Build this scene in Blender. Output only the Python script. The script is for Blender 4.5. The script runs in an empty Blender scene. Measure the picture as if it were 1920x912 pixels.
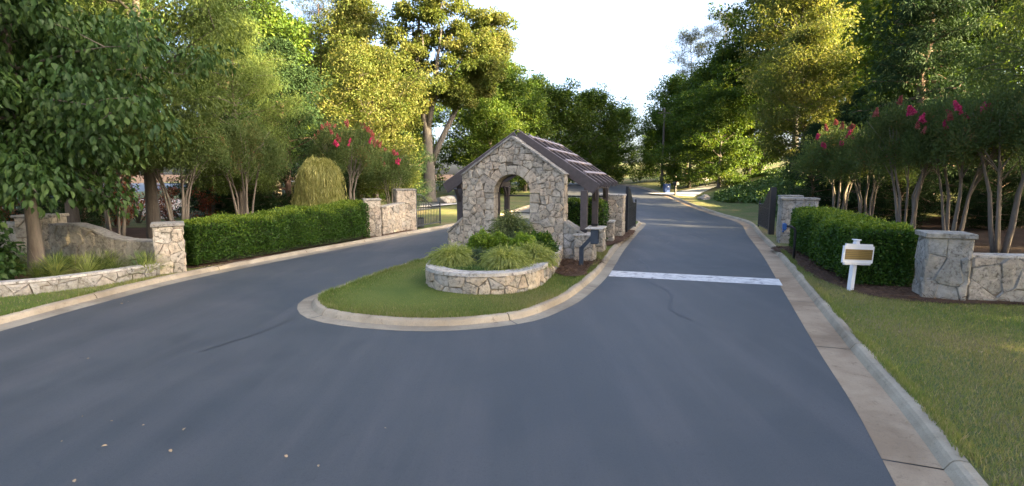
import bpy, bmesh, math, random
import numpy as np
from mathutils import Vector, Matrix

sc = bpy.context.scene
COL = sc.collection
R_ = math.radians
rnd = random.Random(7)

# ------------------------------------------------------------------ camera, sky, sun
CAM_H = 2.5
cam_d = bpy.data.cameras.new('camera'); cam = bpy.data.objects.new('camera', cam_d); COL.objects.link(cam)
cam.location = (0, 0, CAM_H); cam.rotation_euler = (R_(90 - 7.125), 0, 0)
cam_d.sensor_width = 36; cam_d.lens = 18.0; cam_d.clip_end = 2000
sc.camera = cam

SUN_AZ, SUN_EL = 117.0, 17.5
w = bpy.data.worlds.new('World'); sc.world = w; w.use_nodes = True
nt = w.node_tree
bg = nt.nodes['Background']; bg.inputs['Strength'].default_value = 0.115
sky = nt.nodes.new('ShaderNodeTexSky'); sky.sky_type = 'NISHITA'; sky.sun_disc = False
sky.sun_elevation = R_(SUN_EL); sky.sun_rotation = R_(SUN_AZ % 360)
sky.air_density = 0.6; sky.dust_density = 6.0; sky.ozone_density = 0.6
nt.links.new(sky.outputs[0], bg.inputs[0])
sl = bpy.data.lights.new('sun', 'SUN'); sl.energy = 5.0; sl.angle = R_(0.6); sl.color = (1.0, 0.78, 0.44)
so = bpy.data.objects.new('sun', sl); COL.objects.link(so)
sd = Vector((math.sin(R_(SUN_AZ)) * math.cos(R_(SUN_EL)), math.cos(R_(SUN_AZ)) * math.cos(R_(SUN_EL)), math.sin(R_(SUN_EL))))
so.rotation_euler = (-sd).to_track_quat('-Z', 'Y').to_euler()
sc.view_settings.view_transform = 'Standard'; sc.view_settings.look = 'None'
sc.view_settings.exposure = 3.4; sc.view_settings.gamma = 1.0
sc.cycles.max_bounces = 6; sc.cycles.transparent_max_bounces = 4
sc.cycles.sample_clamp_indirect = 6

# ------------------------------------------------------------------ object helpers
def tag(o, label=None, cat=None, group=None, kind=None):
    if label: o['label'] = label
    if cat: o['category'] = cat
    if group: o['group'] = group
    if kind: o['kind'] = kind
    return o

def link(name, me, parent=None, loc=None):
    o = bpy.data.objects.new(name, me); COL.objects.link(o)
    if parent is not None: o.parent = parent
    if loc is not None: o.location = loc
    return o

def empty(name, loc=(0, 0, 0), rz=0.0, label=None, cat=None, group=None, kind=None):
    o = bpy.data.objects.new(name, None); COL.objects.link(o)
    o.location = loc; o.rotation_euler = (0, 0, rz); o.empty_display_size = 0.2
    return tag(o, label, cat, group, kind)

def np_mesh(name, V, F, mat=None, tone=None, smooth=False):
    """V (n,3); F (m,k) one face size"""
    V = np.asarray(V, np.float32); F = np.asarray(F, np.int32)
    me = bpy.data.meshes.new(name)
    n, m, k = len(V), len(F), F.shape[1]
    me.vertices.add(n); me.vertices.foreach_set('co', V.ravel())
    me.loops.add(m * k); me.loops.foreach_set('vertex_index', F.ravel())
    me.polygons.add(m); me.polygons.foreach_set('loop_start', np.arange(0, m * k, k, dtype=np.int32))
    if smooth: me.polygons.foreach_set('use_smooth', np.ones(m, bool))
    me.update(calc_edges=True)
    if tone is not None:
        a = me.attributes.new('tone', 'FLOAT', 'POINT'); a.data.foreach_set('value', np.asarray(tone, np.float32))
    if mat: me.materials.append(mat)
    return me

class MB:
    def __init__(s): s.v = []; s.f = []
    def add(s, vs, fs):
        b = len(s.v); s.v += [tuple(x) for x in vs]; s.f += [tuple(i + b for i in f) for f in fs]
    def box(s, c, d, rz=0.0, M=None, taper=1.0, bev=0.0):
        hx, hy, hz = d[0] / 2, d[1] / 2, d[2] / 2
        if bev <= 0:
            vs = [Vector((x * hx * (taper if z > 0 else 1), y * hy * (taper if z > 0 else 1), z * hz)) for z in (-1, 1) for x, y in ((-1, -1), (1, -1), (1, 1), (-1, 1))]
            fs = [(3, 2, 1, 0), (4, 5, 6, 7), (0, 1, 5, 4), (1, 2, 6, 5), (2, 3, 7, 6), (3, 0, 4, 7)]
        else:
            vs = []; 
            for z, q in ((-hz, bev), (-hz + bev, 0), (hz - bev, 0), (hz, bev)):
                for x, y in ((-1, -1), (1, -1), (1, 1), (-1, 1)):
                    vs.append(Vector((x * (hx - q), y * (hy - q), z)))
            fs = [(3, 2, 1, 0), (12, 13, 14, 15)]
            for r in range(3):
                for i in range(4):
                    fs.append((r * 4 + i, r * 4 + (i + 1) % 4, r * 4 + 4 + (i + 1) % 4, r * 4 + 4 + i))
        m = (M if M is not None else Matrix.Rotation(rz, 4, 'Z'))
        s.add([m @ x + Vector(c) for x in vs], fs)
    def bar(s, a, b, wx, wz, up=Vector((0, 0, 1))):
        """rectangular bar from a to b: wx wide, wz deep along up"""
        a, b = Vector(a), Vector(b); d = (b - a).normalized()
        x = d.cross(up)
        x = x.normalized() if x.length > 1e-5 else Vector((1, 0, 0))
        z = x.cross(d).normalized()
        vs = [p + x * sx * wx / 2 + z * sz * wz / 2 for p in (a, b) for sx, sz in ((-1, -1), (1, -1), (1, 1), (-1, 1))]
        s.add(vs, [(0, 1, 2, 3), (7, 6, 5, 4), (0, 4, 5, 1), (1, 5, 6, 2), (2, 6, 7, 3), (3, 7, 4, 0)])
    def tube(s, pts, rad, n=8, caps=True):
        pts = [Vector(p) for p in pts]
        if not hasattr(rad, '__len__'): rad = [rad] * len(pts)
        b = len(s.v); prev = Vector((0.3, 0.9, 0.2)).normalized()
        for i, p in enumerate(pts):
            d = (pts[min(i + 1, len(pts) - 1)] - pts[max(i - 1, 0)]).normalized()
            x = prev - d * prev.dot(d)
            if x.length < 1e-4: x = d.orthogonal()
            x.normalize(); prev = x; y = d.cross(x)
            for k in range(n):
                a = 2 * math.pi * k / n
                s.v.append(tuple(p + (x * math.cos(a) + y * math.sin(a)) * rad[i]))
        for i in range(len(pts) - 1):
            for k in range(n):
                s.f.append((b + i * n + k, b + i * n + (k + 1) % n, b + (i + 1) * n + (k + 1) % n, b + (i + 1) * n + k))
        if caps:
            s.f.append(tuple(b + k for k in reversed(range(n)))); e = b + (len(pts) - 1) * n
            s.f.append(tuple(e + k for k in range(n)))
    def prism(s, poly, z0, z1):
        n = len(poly)
        s.add([(x, y, z0) for x, y in poly] + [(x, y, z1) for x, y in poly],
              [tuple(reversed(range(n))), tuple(range(n, 2 * n))] + [(i, (i + 1) % n, n + (i + 1) % n, n + i) for i in range(n)])
    def mesh(s, name, mat, smooth=False):
        me = bpy.data.meshes.new(name); me.from_pydata(s.v, [], s.f); me.update()
        if smooth: me.polygons.foreach_set('use_smooth', [True] * len(me.polygons))
        if mat: me.materials.append(mat)
        return me
    def build(s, name, mat, parent=None, smooth=False, loc=None):
        return link(name, s.mesh(name, mat, smooth), parent, loc)

# ------------------------------------------------------------------ materials
def new_mat(name):
    m = bpy.data.materials.new(name); m.use_nodes = True
    n = m.node_tree; b = n.nodes['Principled BSDF']
    return m, n, b

def N(n, t, **kw):
    x = n.nodes.new(t)
    for k, v in kw.items():
        if hasattr(x, k): setattr(x, k, v)
        else: x.inputs[k].default_value = v
    return x

def ramp(n, fac, stops):
    r = n.nodes.new('ShaderNodeValToRGB')
    e = r.color_ramp.elements
    while len(e) > 1: e.remove(e[-1])
    e[0].position = stops[0][0]; e[0].color = (*stops[0][1], 1)
    for p, c in stops[1:]:
        q = e.new(p); q.color = (*c, 1)
    n.links.new(fac, r.inputs[0])
    return r.outputs[0]

def noise(n, scale, detail=4, rough=0.55, vec=None, dist=0.0):
    x = N(n, 'ShaderNodeTexNoise'); x.inputs['Scale'].default_value = scale
    x.inputs['Detail'].default_value = detail; x.inputs['Roughness'].default_value = rough; x.inputs['Distortion'].default_value = dist
    if vec is not None: n.links.new(vec, x.inputs['Vector'])
    return x.outputs['Fac']

def mix(n, fac, a, b, mode='MIX'):
    x = n.nodes.new('ShaderNodeMix'); x.data_type = 'RGBA'; x.blend_type = mode
    for sock, v in ((x.inputs[0], fac), (x.inputs[6], a), (x.inputs[7], b)):
        if hasattr(v, 'links'): n.links.new(v, sock)
        elif isinstance(v, (int, float)): sock.default_value = v
        else: sock.default_value = (*v, 1)
    return x.outputs[2]

def bump(n, b, h, strength=0.4, dist=0.02):
    x = n.nodes.new('ShaderNodeBump'); x.inputs['Strength'].default_value = strength; x.inputs['Distance'].default_value = dist
    n.links.new(h, x.inputs['Height']); n.links.new(x.outputs[0], b.inputs['Normal'])

def geo_pos(n): return n.nodes.new('ShaderNodeNewGeometry').outputs['Position']
def scaled(n, vec, sc3, rot=0.0):
    x = n.nodes.new('ShaderNodeMapping'); x.inputs['Scale'].default_value = sc3; x.inputs['Rotation'].default_value = (0, 0, rot)
    n.links.new(vec, x.inputs['Vector']); return x.outputs[0]

def leaf_mat(name, stops, trans=0.35, rough=0.5, spec=0.35, tint=(1.25, 1.25, 0.55), rnd_amt=0.25):
    m, n, b = new_mat(name)
    a = N(n, 'ShaderNodeAttribute'); a.attribute_name = 'tone'
    c = ramp(n, a.outputs['Fac'], stops)
    oi = n.nodes.new('ShaderNodeObjectInfo')
    hs = n.nodes.new('ShaderNodeHueSaturation')
    mr = N(n, 'ShaderNodeMapRange'); n.links.new(oi.outputs['Random'], mr.inputs[0])
    mr.inputs[3].default_value = 1 - rnd_amt; mr.inputs[4].default_value = 1 + rnd_amt
    n.links.new(mr.outputs[0], hs.inputs['Value']); n.links.new(c, hs.inputs['Color'])
    c = hs.outputs[0]
    n.links.new(c, b.inputs['Base Color']); b.inputs['Roughness'].default_value = rough
    b.inputs['Specular IOR Level'].default_value = spec
    t = n.nodes.new('ShaderNodeBsdfTranslucent')
    tc = mix(n, 1.0, c, tint, 'MULTIPLY'); n.links.new(tc, t.inputs[0])
    ms = n.nodes.new('ShaderNodeMixShader'); ms.inputs[0].default_value = trans
    n.links.new(b.outputs[0], ms.inputs[1]); n.links.new(t.outputs[0], ms.inputs[2])
    n.links.new(ms.outputs[0], n.nodes['Material Output'].inputs['Surface'])
    return m

def stone_mat(name, cols, moss=0.35, dark=(0.09, 0.08, 0.065)):
    m, n, b = new_mat(name)
    p = geo_pos(n); oi = n.nodes.new('ShaderNodeObjectInfo')
    base = ramp(n, oi.outputs['Random'], [(i / (len(cols) - 1), c) for i, c in enumerate(cols)])
    n1 = noise(n, 5.0, 6, 0.65, p); n2 = noise(n, 12.0, 7, 0.72, p); n3 = noise(n, 1.7, 4, 0.6, p); n3_ = noise(n, 2.6, 3, 0.6, p)
    c = mix(n, ramp(n, n2, [(0.37, (0.95,) * 3), (0.47, (0.18,) * 3), (0.56, (0,) * 3)]), base, dark)             # pits
    wv = n.nodes.new('ShaderNodeVectorMath'); wv.operation = 'MULTIPLY_ADD'
    nz = n.nodes.new('ShaderNodeTexNoise'); nz.inputs['Scale'].default_value = 4.0; nz.inputs['Detail'].default_value = 5; n.links.new(p, nz.inputs['Vector'])
    n.links.new(nz.outputs['Color'], wv.inputs[0]); wv.inputs[1].default_value = (0.35,) * 3; n.links.new(p, wv.inputs[2])
    vo = n.nodes.new('ShaderNodeTexVoronoi'); vo.feature = 'DISTANCE_TO_EDGE'; vo.inputs['Scale'].default_value = 5.5; n.links.new(wv.outputs[0], vo.inputs['Vector'])
    crk = mix(n, 1.0, ramp(n, vo.outputs['Distance'], [(0.0, (0.55,) * 3), (0.03, (0,) * 3)]), ramp(n, n3_, [(0.42, (0,) * 3), (0.56, (1,) * 3)]), 'MULTIPLY')
    c = mix(n, crk, c, dark)                                                                   # hairline cracks
    c = mix(n, ramp(n, n1, [(0.46, (0,) * 3), (0.66, (moss,) * 3)]), c, (0.17, 0.155, 0.115))  # lichen
    c = mix(n, ramp(n, n3, [(0.5, (0,) * 3), (0.75, (0.55,) * 3)]), c, (0.54, 0.48, 0.38))    # pale weathering
    n.links.new(c, b.inputs['Base Color']); b.inputs['Roughness'].default_value = 0.92; b.inputs['Specular IOR Level'].default_value = 0.2
    hh = mix(n, 0.5, n1, n2)
    bump(n, b, hh, 0.9, 0.045)
    return m

def plain(name, col, rough=0.6, var=0.15, scale=8.0, metal=0.0, bmp=0.0, spec=0.4):
    m, n, b = new_mat(name)
    f = noise(n, scale, 5, 0.6, geo_pos(n))
    lo = tuple(max(0, x * (1 - var)) for x in col); hi = tuple(x * (1 + var) for x in col)
    n.links.new(ramp(n, f, [(0.3, lo), (0.7, hi)]), b.inputs['Base Color'])
    b.inputs['Roughness'].default_value = rough; b.inputs['Metallic'].default_value = metal; b.inputs['Specular IOR Level'].default_value = spec
    if bmp: bump(n, b, f, bmp, 0.01)
    return m

M = {}
M['stone_warm'] = stone_mat('pale limestone rubble', [(0.46, 0.385, 0.29), (0.53, 0.44, 0.33), (0.41, 0.35, 0.27), (0.55, 0.435, 0.31), (0.47, 0.425, 0.35), (0.33, 0.285, 0.22), (0.58, 0.50, 0.385), (0.36, 0.33, 0.275), (0.50, 0.395, 0.285)], 0.45)
M['stone_grey'] = stone_mat('grey weathered limestone', [(0.30, 0.285, 0.255), (0.37, 0.35, 0.315), (0.27, 0.26, 0.23), (0.36, 0.32, 0.27), (0.42, 0.40, 0.365)], 0.6)
M['stone_mossy'] = stone_mat('dark mossy limestone', [(0.30, 0.27, 0.20), (0.36, 0.32, 0.24), (0.25, 0.23, 0.18), (0.38, 0.33, 0.25)], 0.8)
M['cap'] = stone_mat('weathered capstone', [(0.27, 0.255, 0.225), (0.33, 0.31, 0.27)], 0.6)
M['cap_pale'] = stone_mat('pale flagstone coping', [(0.40, 0.38, 0.34), (0.48, 0.45, 0.40)], 0.3)
M['mortar'] = plain('dark recessed joint', (0.15, 0.12, 0.085), 0.95, 0.3, 14, bmp=0.5)

def mat_asphalt():
    m, n, b = new_mat('worn asphalt')
    p = geo_pos(n)
    fine = noise(n, 95, 4, 0.8, p); mid = noise(n, 1.1, 6, 0.65, p, 0.6)
    strk = noise(n, 1.0, 5, 0.6, scaled(n, p, (1.6, 0.16, 1), R_(20)))
    big = noise(n, 0.22, 3, 0.5, p, 0.4)
    c = ramp(n, mid, [(0.3, (0.050, 0.056, 0.060)), (0.7, (0.077, 0.083, 0.086))])
    c = mix(n, ramp(n, strk, [(0.44, (0,) * 3), (0.66, (0.85,) * 3)]), c, (0.088, 0.089, 0.092))
    c = mix(n, ramp(n, big, [(0.45, (0,) * 3), (0.64, (0.8,) * 3)]), c, (0.046, 0.056, 0.064))
    c = mix(n, ramp(n, fine, [(0.3, (0.45,) * 3), (0.6, (0,) * 3)]), c, (0.026, 0.028, 0.032))
    c = mix(n, ramp(n, fine, [(0.62, (0,) * 3), (0.78, (0.6,) * 3)]), c, (0.15, 0.15, 0.155))
    sp = noise(n, 3.2, 7, 0.8, p, 0.3); c = mix(n, ramp(n, sp, [(0.60, (0,) * 3), (0.70, (0.55,) * 3)]), c, (0.034, 0.037, 0.043))
    gr = noise(n, 34, 3, 0.8, p); c = mix(n, ramp(n, gr, [(0.32, (0.35,) * 3), (0.48, (0,) * 3)]), c, (0.030, 0.033, 0.039))
    n.links.new(c, b.inputs['Base Color'])
    rr = N(n, 'ShaderNodeMapRange'); n.links.new(mid, rr.inputs[0]); rr.inputs[3].default_value = 0.55; rr.inputs[4].default_value = 0.78
    n.links.new(rr.outputs[0], b.inputs['Roughness']); b.inputs['Specular IOR Level'].default_value = 0.42
    bump(n, b, fine, 0.35, 0.006)
    return m
M['asphalt'] = mat_asphalt()

def mat_concrete(name, a, b_, stain, amt):
    m, n, b = new_mat(name)
    p = geo_pos(n)
    mid = noise(n, 2.3, 6, 0.65, p, 0.5); fine = noise(n, 60, 4, 0.7, p); big = noise(n, 0.6, 4, 0.6, p, 0.6)
    c = ramp(n, mid, [(0.3, a), (0.7, b_)])
    c = mix(n, ramp(n, big, [(0.42, (0,) * 3), (0.68, (amt,) * 3)]), c, stain)
    c = mix(n, ramp(n, fine, [(0.3, (0.4,) * 3), (0.5, (0,) * 3)]), c, (0.15, 0.13, 0.11))
    sp = noise(n, 9, 6, 0.75, p, 0.4); c = mix(n, ramp(n, sp, [(0.56, (0,) * 3), (0.72, (0.6,) * 3)]), c, tuple(x * .6 for x in stain))
    n.links.new(c, b.inputs['Base Color']); b.inputs['Roughness'].default_value = 0.88; b.inputs['Specular IOR Level'].default_value = 0.3
    bump(n, b, fine, 0.3, 0.006)
    return m
M['concrete'] = mat_concrete('weathered concrete kerb', (0.30, 0.25, 0.175), (0.42, 0.36, 0.265), (0.17, 0.135, 0.09), 0.75)
M['gutter'] = mat_concrete('pale gutter concrete', (0.25, 0.215, 0.16), (0.34, 0.30, 0.225), (0.16, 0.13, 0.09), 0.85)
M['gutter_tan'] = mat_concrete('soil stained gutter', (0.29, 0.21, 0.135), (0.39, 0.30, 0.20), (0.17, 0.115, 0.068), 0.85)
M['painted_blaze'] = mat_concrete('pale warm sand', (0.58, 0.47, 0.38), (0.70, 0.58, 0.48), (0.42, 0.24, 0.16), 0.5)  # pale warm colour stands for sunlight blazing between the left trunks
M['drive'] = mat_concrete('pale driveway concrete', (0.42, 0.41, 0.38), (0.52, 0.50, 0.46), (0.36, 0.34, 0.30), 0.4)

def mat_ground(name, stops, fine_dark, sc_=1.0, patch=None):
    m, n, b = new_mat(name)
    p = geo_pos(n)
    big = noise(n, 0.55 * sc_, 5, 0.6, p, 0.5); fine = noise(n, 55, 4, 0.75, p); mid = noise(n, 6, 5, 0.7, p)
    c = ramp(n, big, stops)
    c = mix(n, ramp(n, fine, [(0.35, (0.7,) * 3), (0.58, (0,) * 3)]), c, fine_dark)
    if patch: c = mix(n, ramp(n, mid, [(0.56, (0,) * 3), (0.76, (0.6,) * 3)]), c, patch)
    n.links.new(c, b.inputs['Base Color']); b.inputs['Roughness'].default_value = 0.95; b.inputs['Specular IOR Level'].default_value = 0.15
    bump(n, b, fine, 0.6, 0.02)
    return m
M['lawn'] = mat_ground('mown lawn', [(0.3, (0.095, 0.145, 0.040)), (0.5, (0.150, 0.160, 0.060)), (0.68, (0.23, 0.18, 0.10))], (0.05, 0.06, 0.02), 1.0, (0.14, 0.11, 0.06))
M['lawn_island'] = mat_ground('mown island lawn', [(0.3, (0.085, 0.120, 0.026)), (0.5, (0.115, 0.145, 0.032)), (0.72, (0.150, 0.155, 0.042))], (0.035, 0.06, 0.012), 1.2)
M['straw'] = mat_ground('pine straw mulch', [(0.3, (0.060, 0.036, 0.024)), (0.5, (0.085, 0.052, 0.035)), (0.72, (0.12, 0.075, 0.05))], (0.04, 0.02, 0.012), 2.0)
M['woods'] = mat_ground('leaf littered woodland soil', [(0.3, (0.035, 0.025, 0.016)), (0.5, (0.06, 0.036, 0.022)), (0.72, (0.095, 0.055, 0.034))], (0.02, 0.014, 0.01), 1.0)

G3 = lambda r, g, b: (r, g, b)
M['grass'] = leaf_mat('grass blades', [(0, (0.075, 0.130, 0.030)), (0.35, (0.150, 0.205, 0.050)), (0.60, (0.235, 0.235, 0.085)), (0.82, (0.31, 0.255, 0.135)), (1, (0.38, 0.31, 0.19))], 0.3, 0.6, 0.2, rnd_amt=0)
M['leaf_big'] = leaf_mat('broad glossy leaves', [(0, (0.020, 0.046, 0.011)), (0.6, (0.036, 0.074, 0.017)), (1, (0.075, 0.12, 0.024))], 0.28, 0.5, 0.22, rnd_amt=0.05)
M['leaf_willow'] = leaf_mat('narrow willow oak leaves', [(0, (0.052, 0.084, 0.020)), (0.6, (0.092, 0.130, 0.032)), (1, (0.155, 0.185, 0.048))], 0.38, 0.55, 0.16, rnd_amt=0.08)
M['leaf_wood'] = leaf_mat('woodland leaves', [(0, (0.036, 0.070, 0.012)), (0.6, (0.070, 0.118, 0.018)), (1, (0.145, 0.170, 0.026))], 0.42, 0.55, 0.16, rnd_amt=0.25)
M['leaf_gold'] = leaf_mat('yellow green leaves', [(0, (0.055, 0.088, 0.016)), (0.5, (0.105, 0.130, 0.028)), (1, (0.205, 0.190, 0.060))], 0.45, 0.55, 0.18, tint=(1.25, 1.2, 0.7), rnd_amt=0.1)
M['leaf_dark'] = leaf_mat('dark evergreen needles', [(0, (0.016, 0.034, 0.014)), (0.6, (0.026, 0.050, 0.018)), (1, (0.045, 0.072, 0.024))], 0.15, 0.7, 0.08, rnd_amt=0.2)
M['leaf_pine'] = leaf_mat('pine needles', [(0, (0.045, 0.060, 0.028)), (0.6, (0.07, 0.085, 0.036)), (1, (0.115, 0.115, 0.052))], 0.25, 0.6, 0.25, rnd_amt=0.1)
M['leaf_myrtle'] = leaf_mat('crape myrtle leaves', [(0, (0.048, 0.080, 0.026)), (0.6, (0.092, 0.130, 0.042)), (0.9, (0.13, 0.135, 0.045)), (1, (0.22, 0.11, 0.06))], 0.40, 0.55, 0.14, rnd_amt=0.15)
M['leaf_hedge'] = leaf_mat('clipped hedge leaves', [(0, (0.020, 0.056, 0.008)), (0.5, (0.048, 0.105, 0.013)), (0.75, (0.095, 0.16, 0.018)), (1, (0.18, 0.24, 0.024))], 0.28, 0.45, 0.25, rnd_amt=0.05)
M['leaf_box'] = leaf_mat('bright boxwood leaves', [(0, (0.11, 0.19, 0.020)), (0.6, (0.18, 0.27, 0.034)), (1, (0.27, 0.36, 0.055))], 0.42, 0.45, 0.35, rnd_amt=0.1)
M['leaf_thread'] = leaf_mat('golden thread cypress sprays', [(0, (0.16, 0.20, 0.055)), (0.6, (0.29, 0.33, 0.10)), (1, (0.40, 0.42, 0.15))], 0.42, 0.55, 0.25, rnd_amt=0.08)
M['leaf_blue'] = leaf_mat('blue green juniper sprays', [(0, (0.045, 0.085, 0.045)), (0.7, (0.08, 0.125, 0.07)), (1, (0.15, 0.11, 0.06))], 0.2, 0.6, 0.2, rnd_amt=0.05)
M['leaf_weep'] = leaf_mat('weeping yellow green strands', [(0, (0.19, 0.20, 0.06)), (0.6, (0.31, 0.30, 0.10)), (1, (0.42, 0.37, 0.14))], 0.4, 0.5, 0.3, rnd_amt=0.05)
M['leaf_red'] = leaf_mat('copper red leaves', [(0, (0.14, 0.040, 0.020)), (0.6, (0.30, 0.085, 0.038)), (1, (0.46, 0.22, 0.08))], 0.45, 0.5, 0.3, tint=(1.2, 0.8, 0.5), rnd_amt=0.1)  # reds lightened to stand for the glow behind the left trunks
M['leaf_ivy'] = leaf_mat('ivy leaves', [(0, (0.05, 0.105, 0.022)), (0.6, (0.085, 0.15, 0.032)), (1, (0.15, 0.20, 0.05))], 0.2, 0.45, 0.4, rnd_amt=0)
M['flower'] = leaf_mat('magenta pink blossom', [(0, (0.40, 0.03, 0.10)), (0.6, (0.60, 0.05, 0.17)), (1, (0.70, 0.16, 0.25))], 0.35, 0.6, 0.2, tint=(1.1, 0.6, 0.8), rnd_amt=0.1)
M['flower_coral'] = leaf_mat('faded coral blossom', [(0, (0.24, 0.06, 0.055)), (0.6, (0.36, 0.11, 0.095)), (1, (0.44, 0.20, 0.16))], 0.35, 0.6, 0.2, tint=(1.1, 0.7, 0.6), rnd_amt=0.1)

M['leaf_sage'] = leaf_mat('grey green feathery sprays', [(0, (0.09, 0.125, 0.05)), (0.6, (0.15, 0.19, 0.08)), (1, (0.22, 0.25, 0.11))], 0.4, 0.6, 0.15, rnd_amt=0)
M['straw_needle'] = leaf_mat('dry pine needles', [(0, (0.055, 0.03, 0.018)), (0.6, (0.11, 0.065, 0.04)), (1, (0.19, 0.125, 0.08))], 0.1, 0.8, 0.2, rnd_amt=0)

def mat_bark(name, a, b_, sc_=6):
    m, n, b = new_mat(name)
    p = geo_pos(n); f = noise(n, sc_, 6, 0.7, scaled(n, p, (3, 3, 0.5)))
    n.links.new(ramp(n, f, [(0.3, a), (0.7, b_)]), b.inputs['Base Color']); b.inputs['Roughness'].default_value = 0.9
    bump(n, b, f, 0.8, 0.03); return m
M['bark'] = mat_bark('grey brown bark', (0.07, 0.058, 0.045), (0.15, 0.125, 0.10))
M['bark_oak'] = mat_bark('pale oak bark', (0.048, 0.043, 0.036), (0.10, 0.088, 0.073))
M['bark_pine'] = mat_bark('reddish pine bark', (0.10, 0.062, 0.042), (0.20, 0.13, 0.09))
M['bark_myrtle'] = mat_bark('smooth tan myrtle bark', (0.10, 0.082, 0.064), (0.19, 0.16, 0.125), 3)
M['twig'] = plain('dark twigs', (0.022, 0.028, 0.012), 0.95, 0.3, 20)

M['timber'] = plain('dark brown stained timber', (0.062, 0.047, 0.043), 0.5, 0.2, 10, bmp=0.1, spec=0.5)
M['timber_sheen'] = plain('timber with painted sky sheen', (0.27, 0.22, 0.215), 0.6, 0.2, 10)  # pale colour stands for sky reflected on the roof timber
M['iron'] = plain('black painted iron', (0.018, 0.020, 0.024), 0.4, 0.2, 12)
M['iron_grey'] = plain('dark grey painted iron', (0.05, 0.055, 0.06), 0.45, 0.2, 12)
M['steel_blue'] = plain('dark blue grey steel', (0.030, 0.042, 0.060), 0.4, 0.15, 10)
M['white'] = plain('white painted wood', (0.74, 0.75, 0.77), 0.5, 0.05, 5)
M['blue_plastic'] = plain('blue plastic', (0.012, 0.075, 0.23), 0.4, 0.1, 5)
M['bin_blue'] = plain('dark blue bin plastic', (0.025, 0.055, 0.16), 0.5, 0.1, 5)
M['black'] = plain('black enamel', (0.012, 0.012, 0.013), 0.4, 0.1, 5)
M['sealant'] = plain('black crack sealant', (0.020, 0.021, 0.024), 0.5, 0.2, 9)
M['soil'] = plain('dark planting soil', (0.05, 0.032, 0.022), 0.95, 0.4, 18, bmp=0.6)
M['rock'] = stone_mat('pale boulder', [(0.36, 0.32, 0.27), (0.42, 0.38, 0.31)], 0.4)
M['flag'] = plain('rusty red marker tip', (0.25, 0.03, 0.025), 0.6, 0.2, 5)
M['dry_leaf'] = plain('dry fallen leaf', (0.30, 0.22, 0.13), 0.8, 0.5, 0.8)

def mat_line():
    m, n, b = new_mat('worn white road paint')
    p = geo_pos(n); f = noise(n, 5, 6, 0.7, p, 0.8); g = noise(n, 90, 3, 0.7, p)
    c = ramp(n, f, [(0.34, (0.12, 0.12, 0.13)), (0.43, (0.42, 0.42, 0.42)), (0.6, (0.60, 0.60, 0.58))])
    c = mix(n, ramp(n, g, [(0.3, (0.5,) * 3), (0.5, (0,) * 3)]), c, (0.3, 0.3, 0.3))
    n.links.new(c, b.inputs['Base Color']); b.inputs['Roughness'].default_value = 0.7
    return m
M['line'] = mat_line()

def mat_plaque():
    m, n, b = new_mat('gold brown notice print')
    tc = n.nodes.new('ShaderNodeTexCoord')
    sep = n.nodes.new('ShaderNodeSeparateXYZ'); n.links.new(tc.outputs['Object'], sep.inputs[0])
    # rows of small worn lettering, too blurred to read in the photograph
    rows = N(n, 'ShaderNodeMath', operation='MULTIPLY'); n.links.new(sep.outputs[2], rows.inputs[0]); rows.inputs[1].default_value = 2 * math.pi / 0.047
    sn = N(n, 'ShaderNodeMath', operation='SINE'); n.links.new(rows.outputs[0], sn.inputs[0])
    g = noise(n, 1.0, 3, 0.7, scaled(n, tc.outputs['Object'], (55, 1, 18)))
    ad = N(n, 'ShaderNodeMath', operation='MULTIPLY'); n.links.new(sn.outputs[0], ad.inputs[0]); n.links.new(g, ad.inputs[1])
    c = ramp(n, ad.outputs[0], [(0.16, (0.20, 0.13, 0.028)), (0.40, (0.085, 0.055, 0.016))])
    n.links.new(c, b.inputs['Base Color']); b.inputs['Roughness'].default_value = 0.5
    return m
M['plaque'] = mat_plaque()

# ------------------------------------------------------------------ terrain and path helpers
def T(y):
    s = y - 28
    if s <= 0: return 0.0
    if y > 70: return 0.045 * 38 + 0.01 * (y - 70)
    return 0.045 * s * s / 16 if s < 8 else 0.045 * (s - 4)
LZ = 0.10                                    # lawns stand this much above the asphalt
KF = 0.96
def K(x, y, z=0.0): return (KF * x, KF * y, LZ + KF * z)

def catmull(P, step=0.4, closed=False):
    P = [Vector((*p, 0)) if len(p) == 2 else Vector(p) for p in P]
    n = len(P); out = []
    for i in range(n if closed else n - 1):
        if closed: p0, p1, p2, p3 = P[i - 1], P[i], P[(i + 1) % n], P[(i + 2) % n]
        else: p0, p1, p2, p3 = P[max(i - 1, 0)], P[i], P[i + 1], P[min(i + 2, n - 1)]
        k = max(1, int((p2 - p1).length / step))
        for j in range(k):
            t = j / k
            out.append(0.5 * ((2 * p1) + (p2 - p0) * t + (2 * p0 - 5 * p1 + 4 * p2 - p3) * t * t + (3 * p1 - p0 - 3 * p2 + p3) * t ** 3))
    if not closed: out.append(P[-1])
    return out

def normals(path, closed=False):
    n = len(path); out = []
    for i in range(n):
        a = path[i - 1] if (closed or i > 0) else path[i]
        b = path[(i + 1) % n] if (closed or i < n - 1) else path[i]
        d = (b - a); d.z = 0; d.normalize()
        out.append(Vector((d.y, -d.x, 0)))      # right-hand side of travel
    return out

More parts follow.
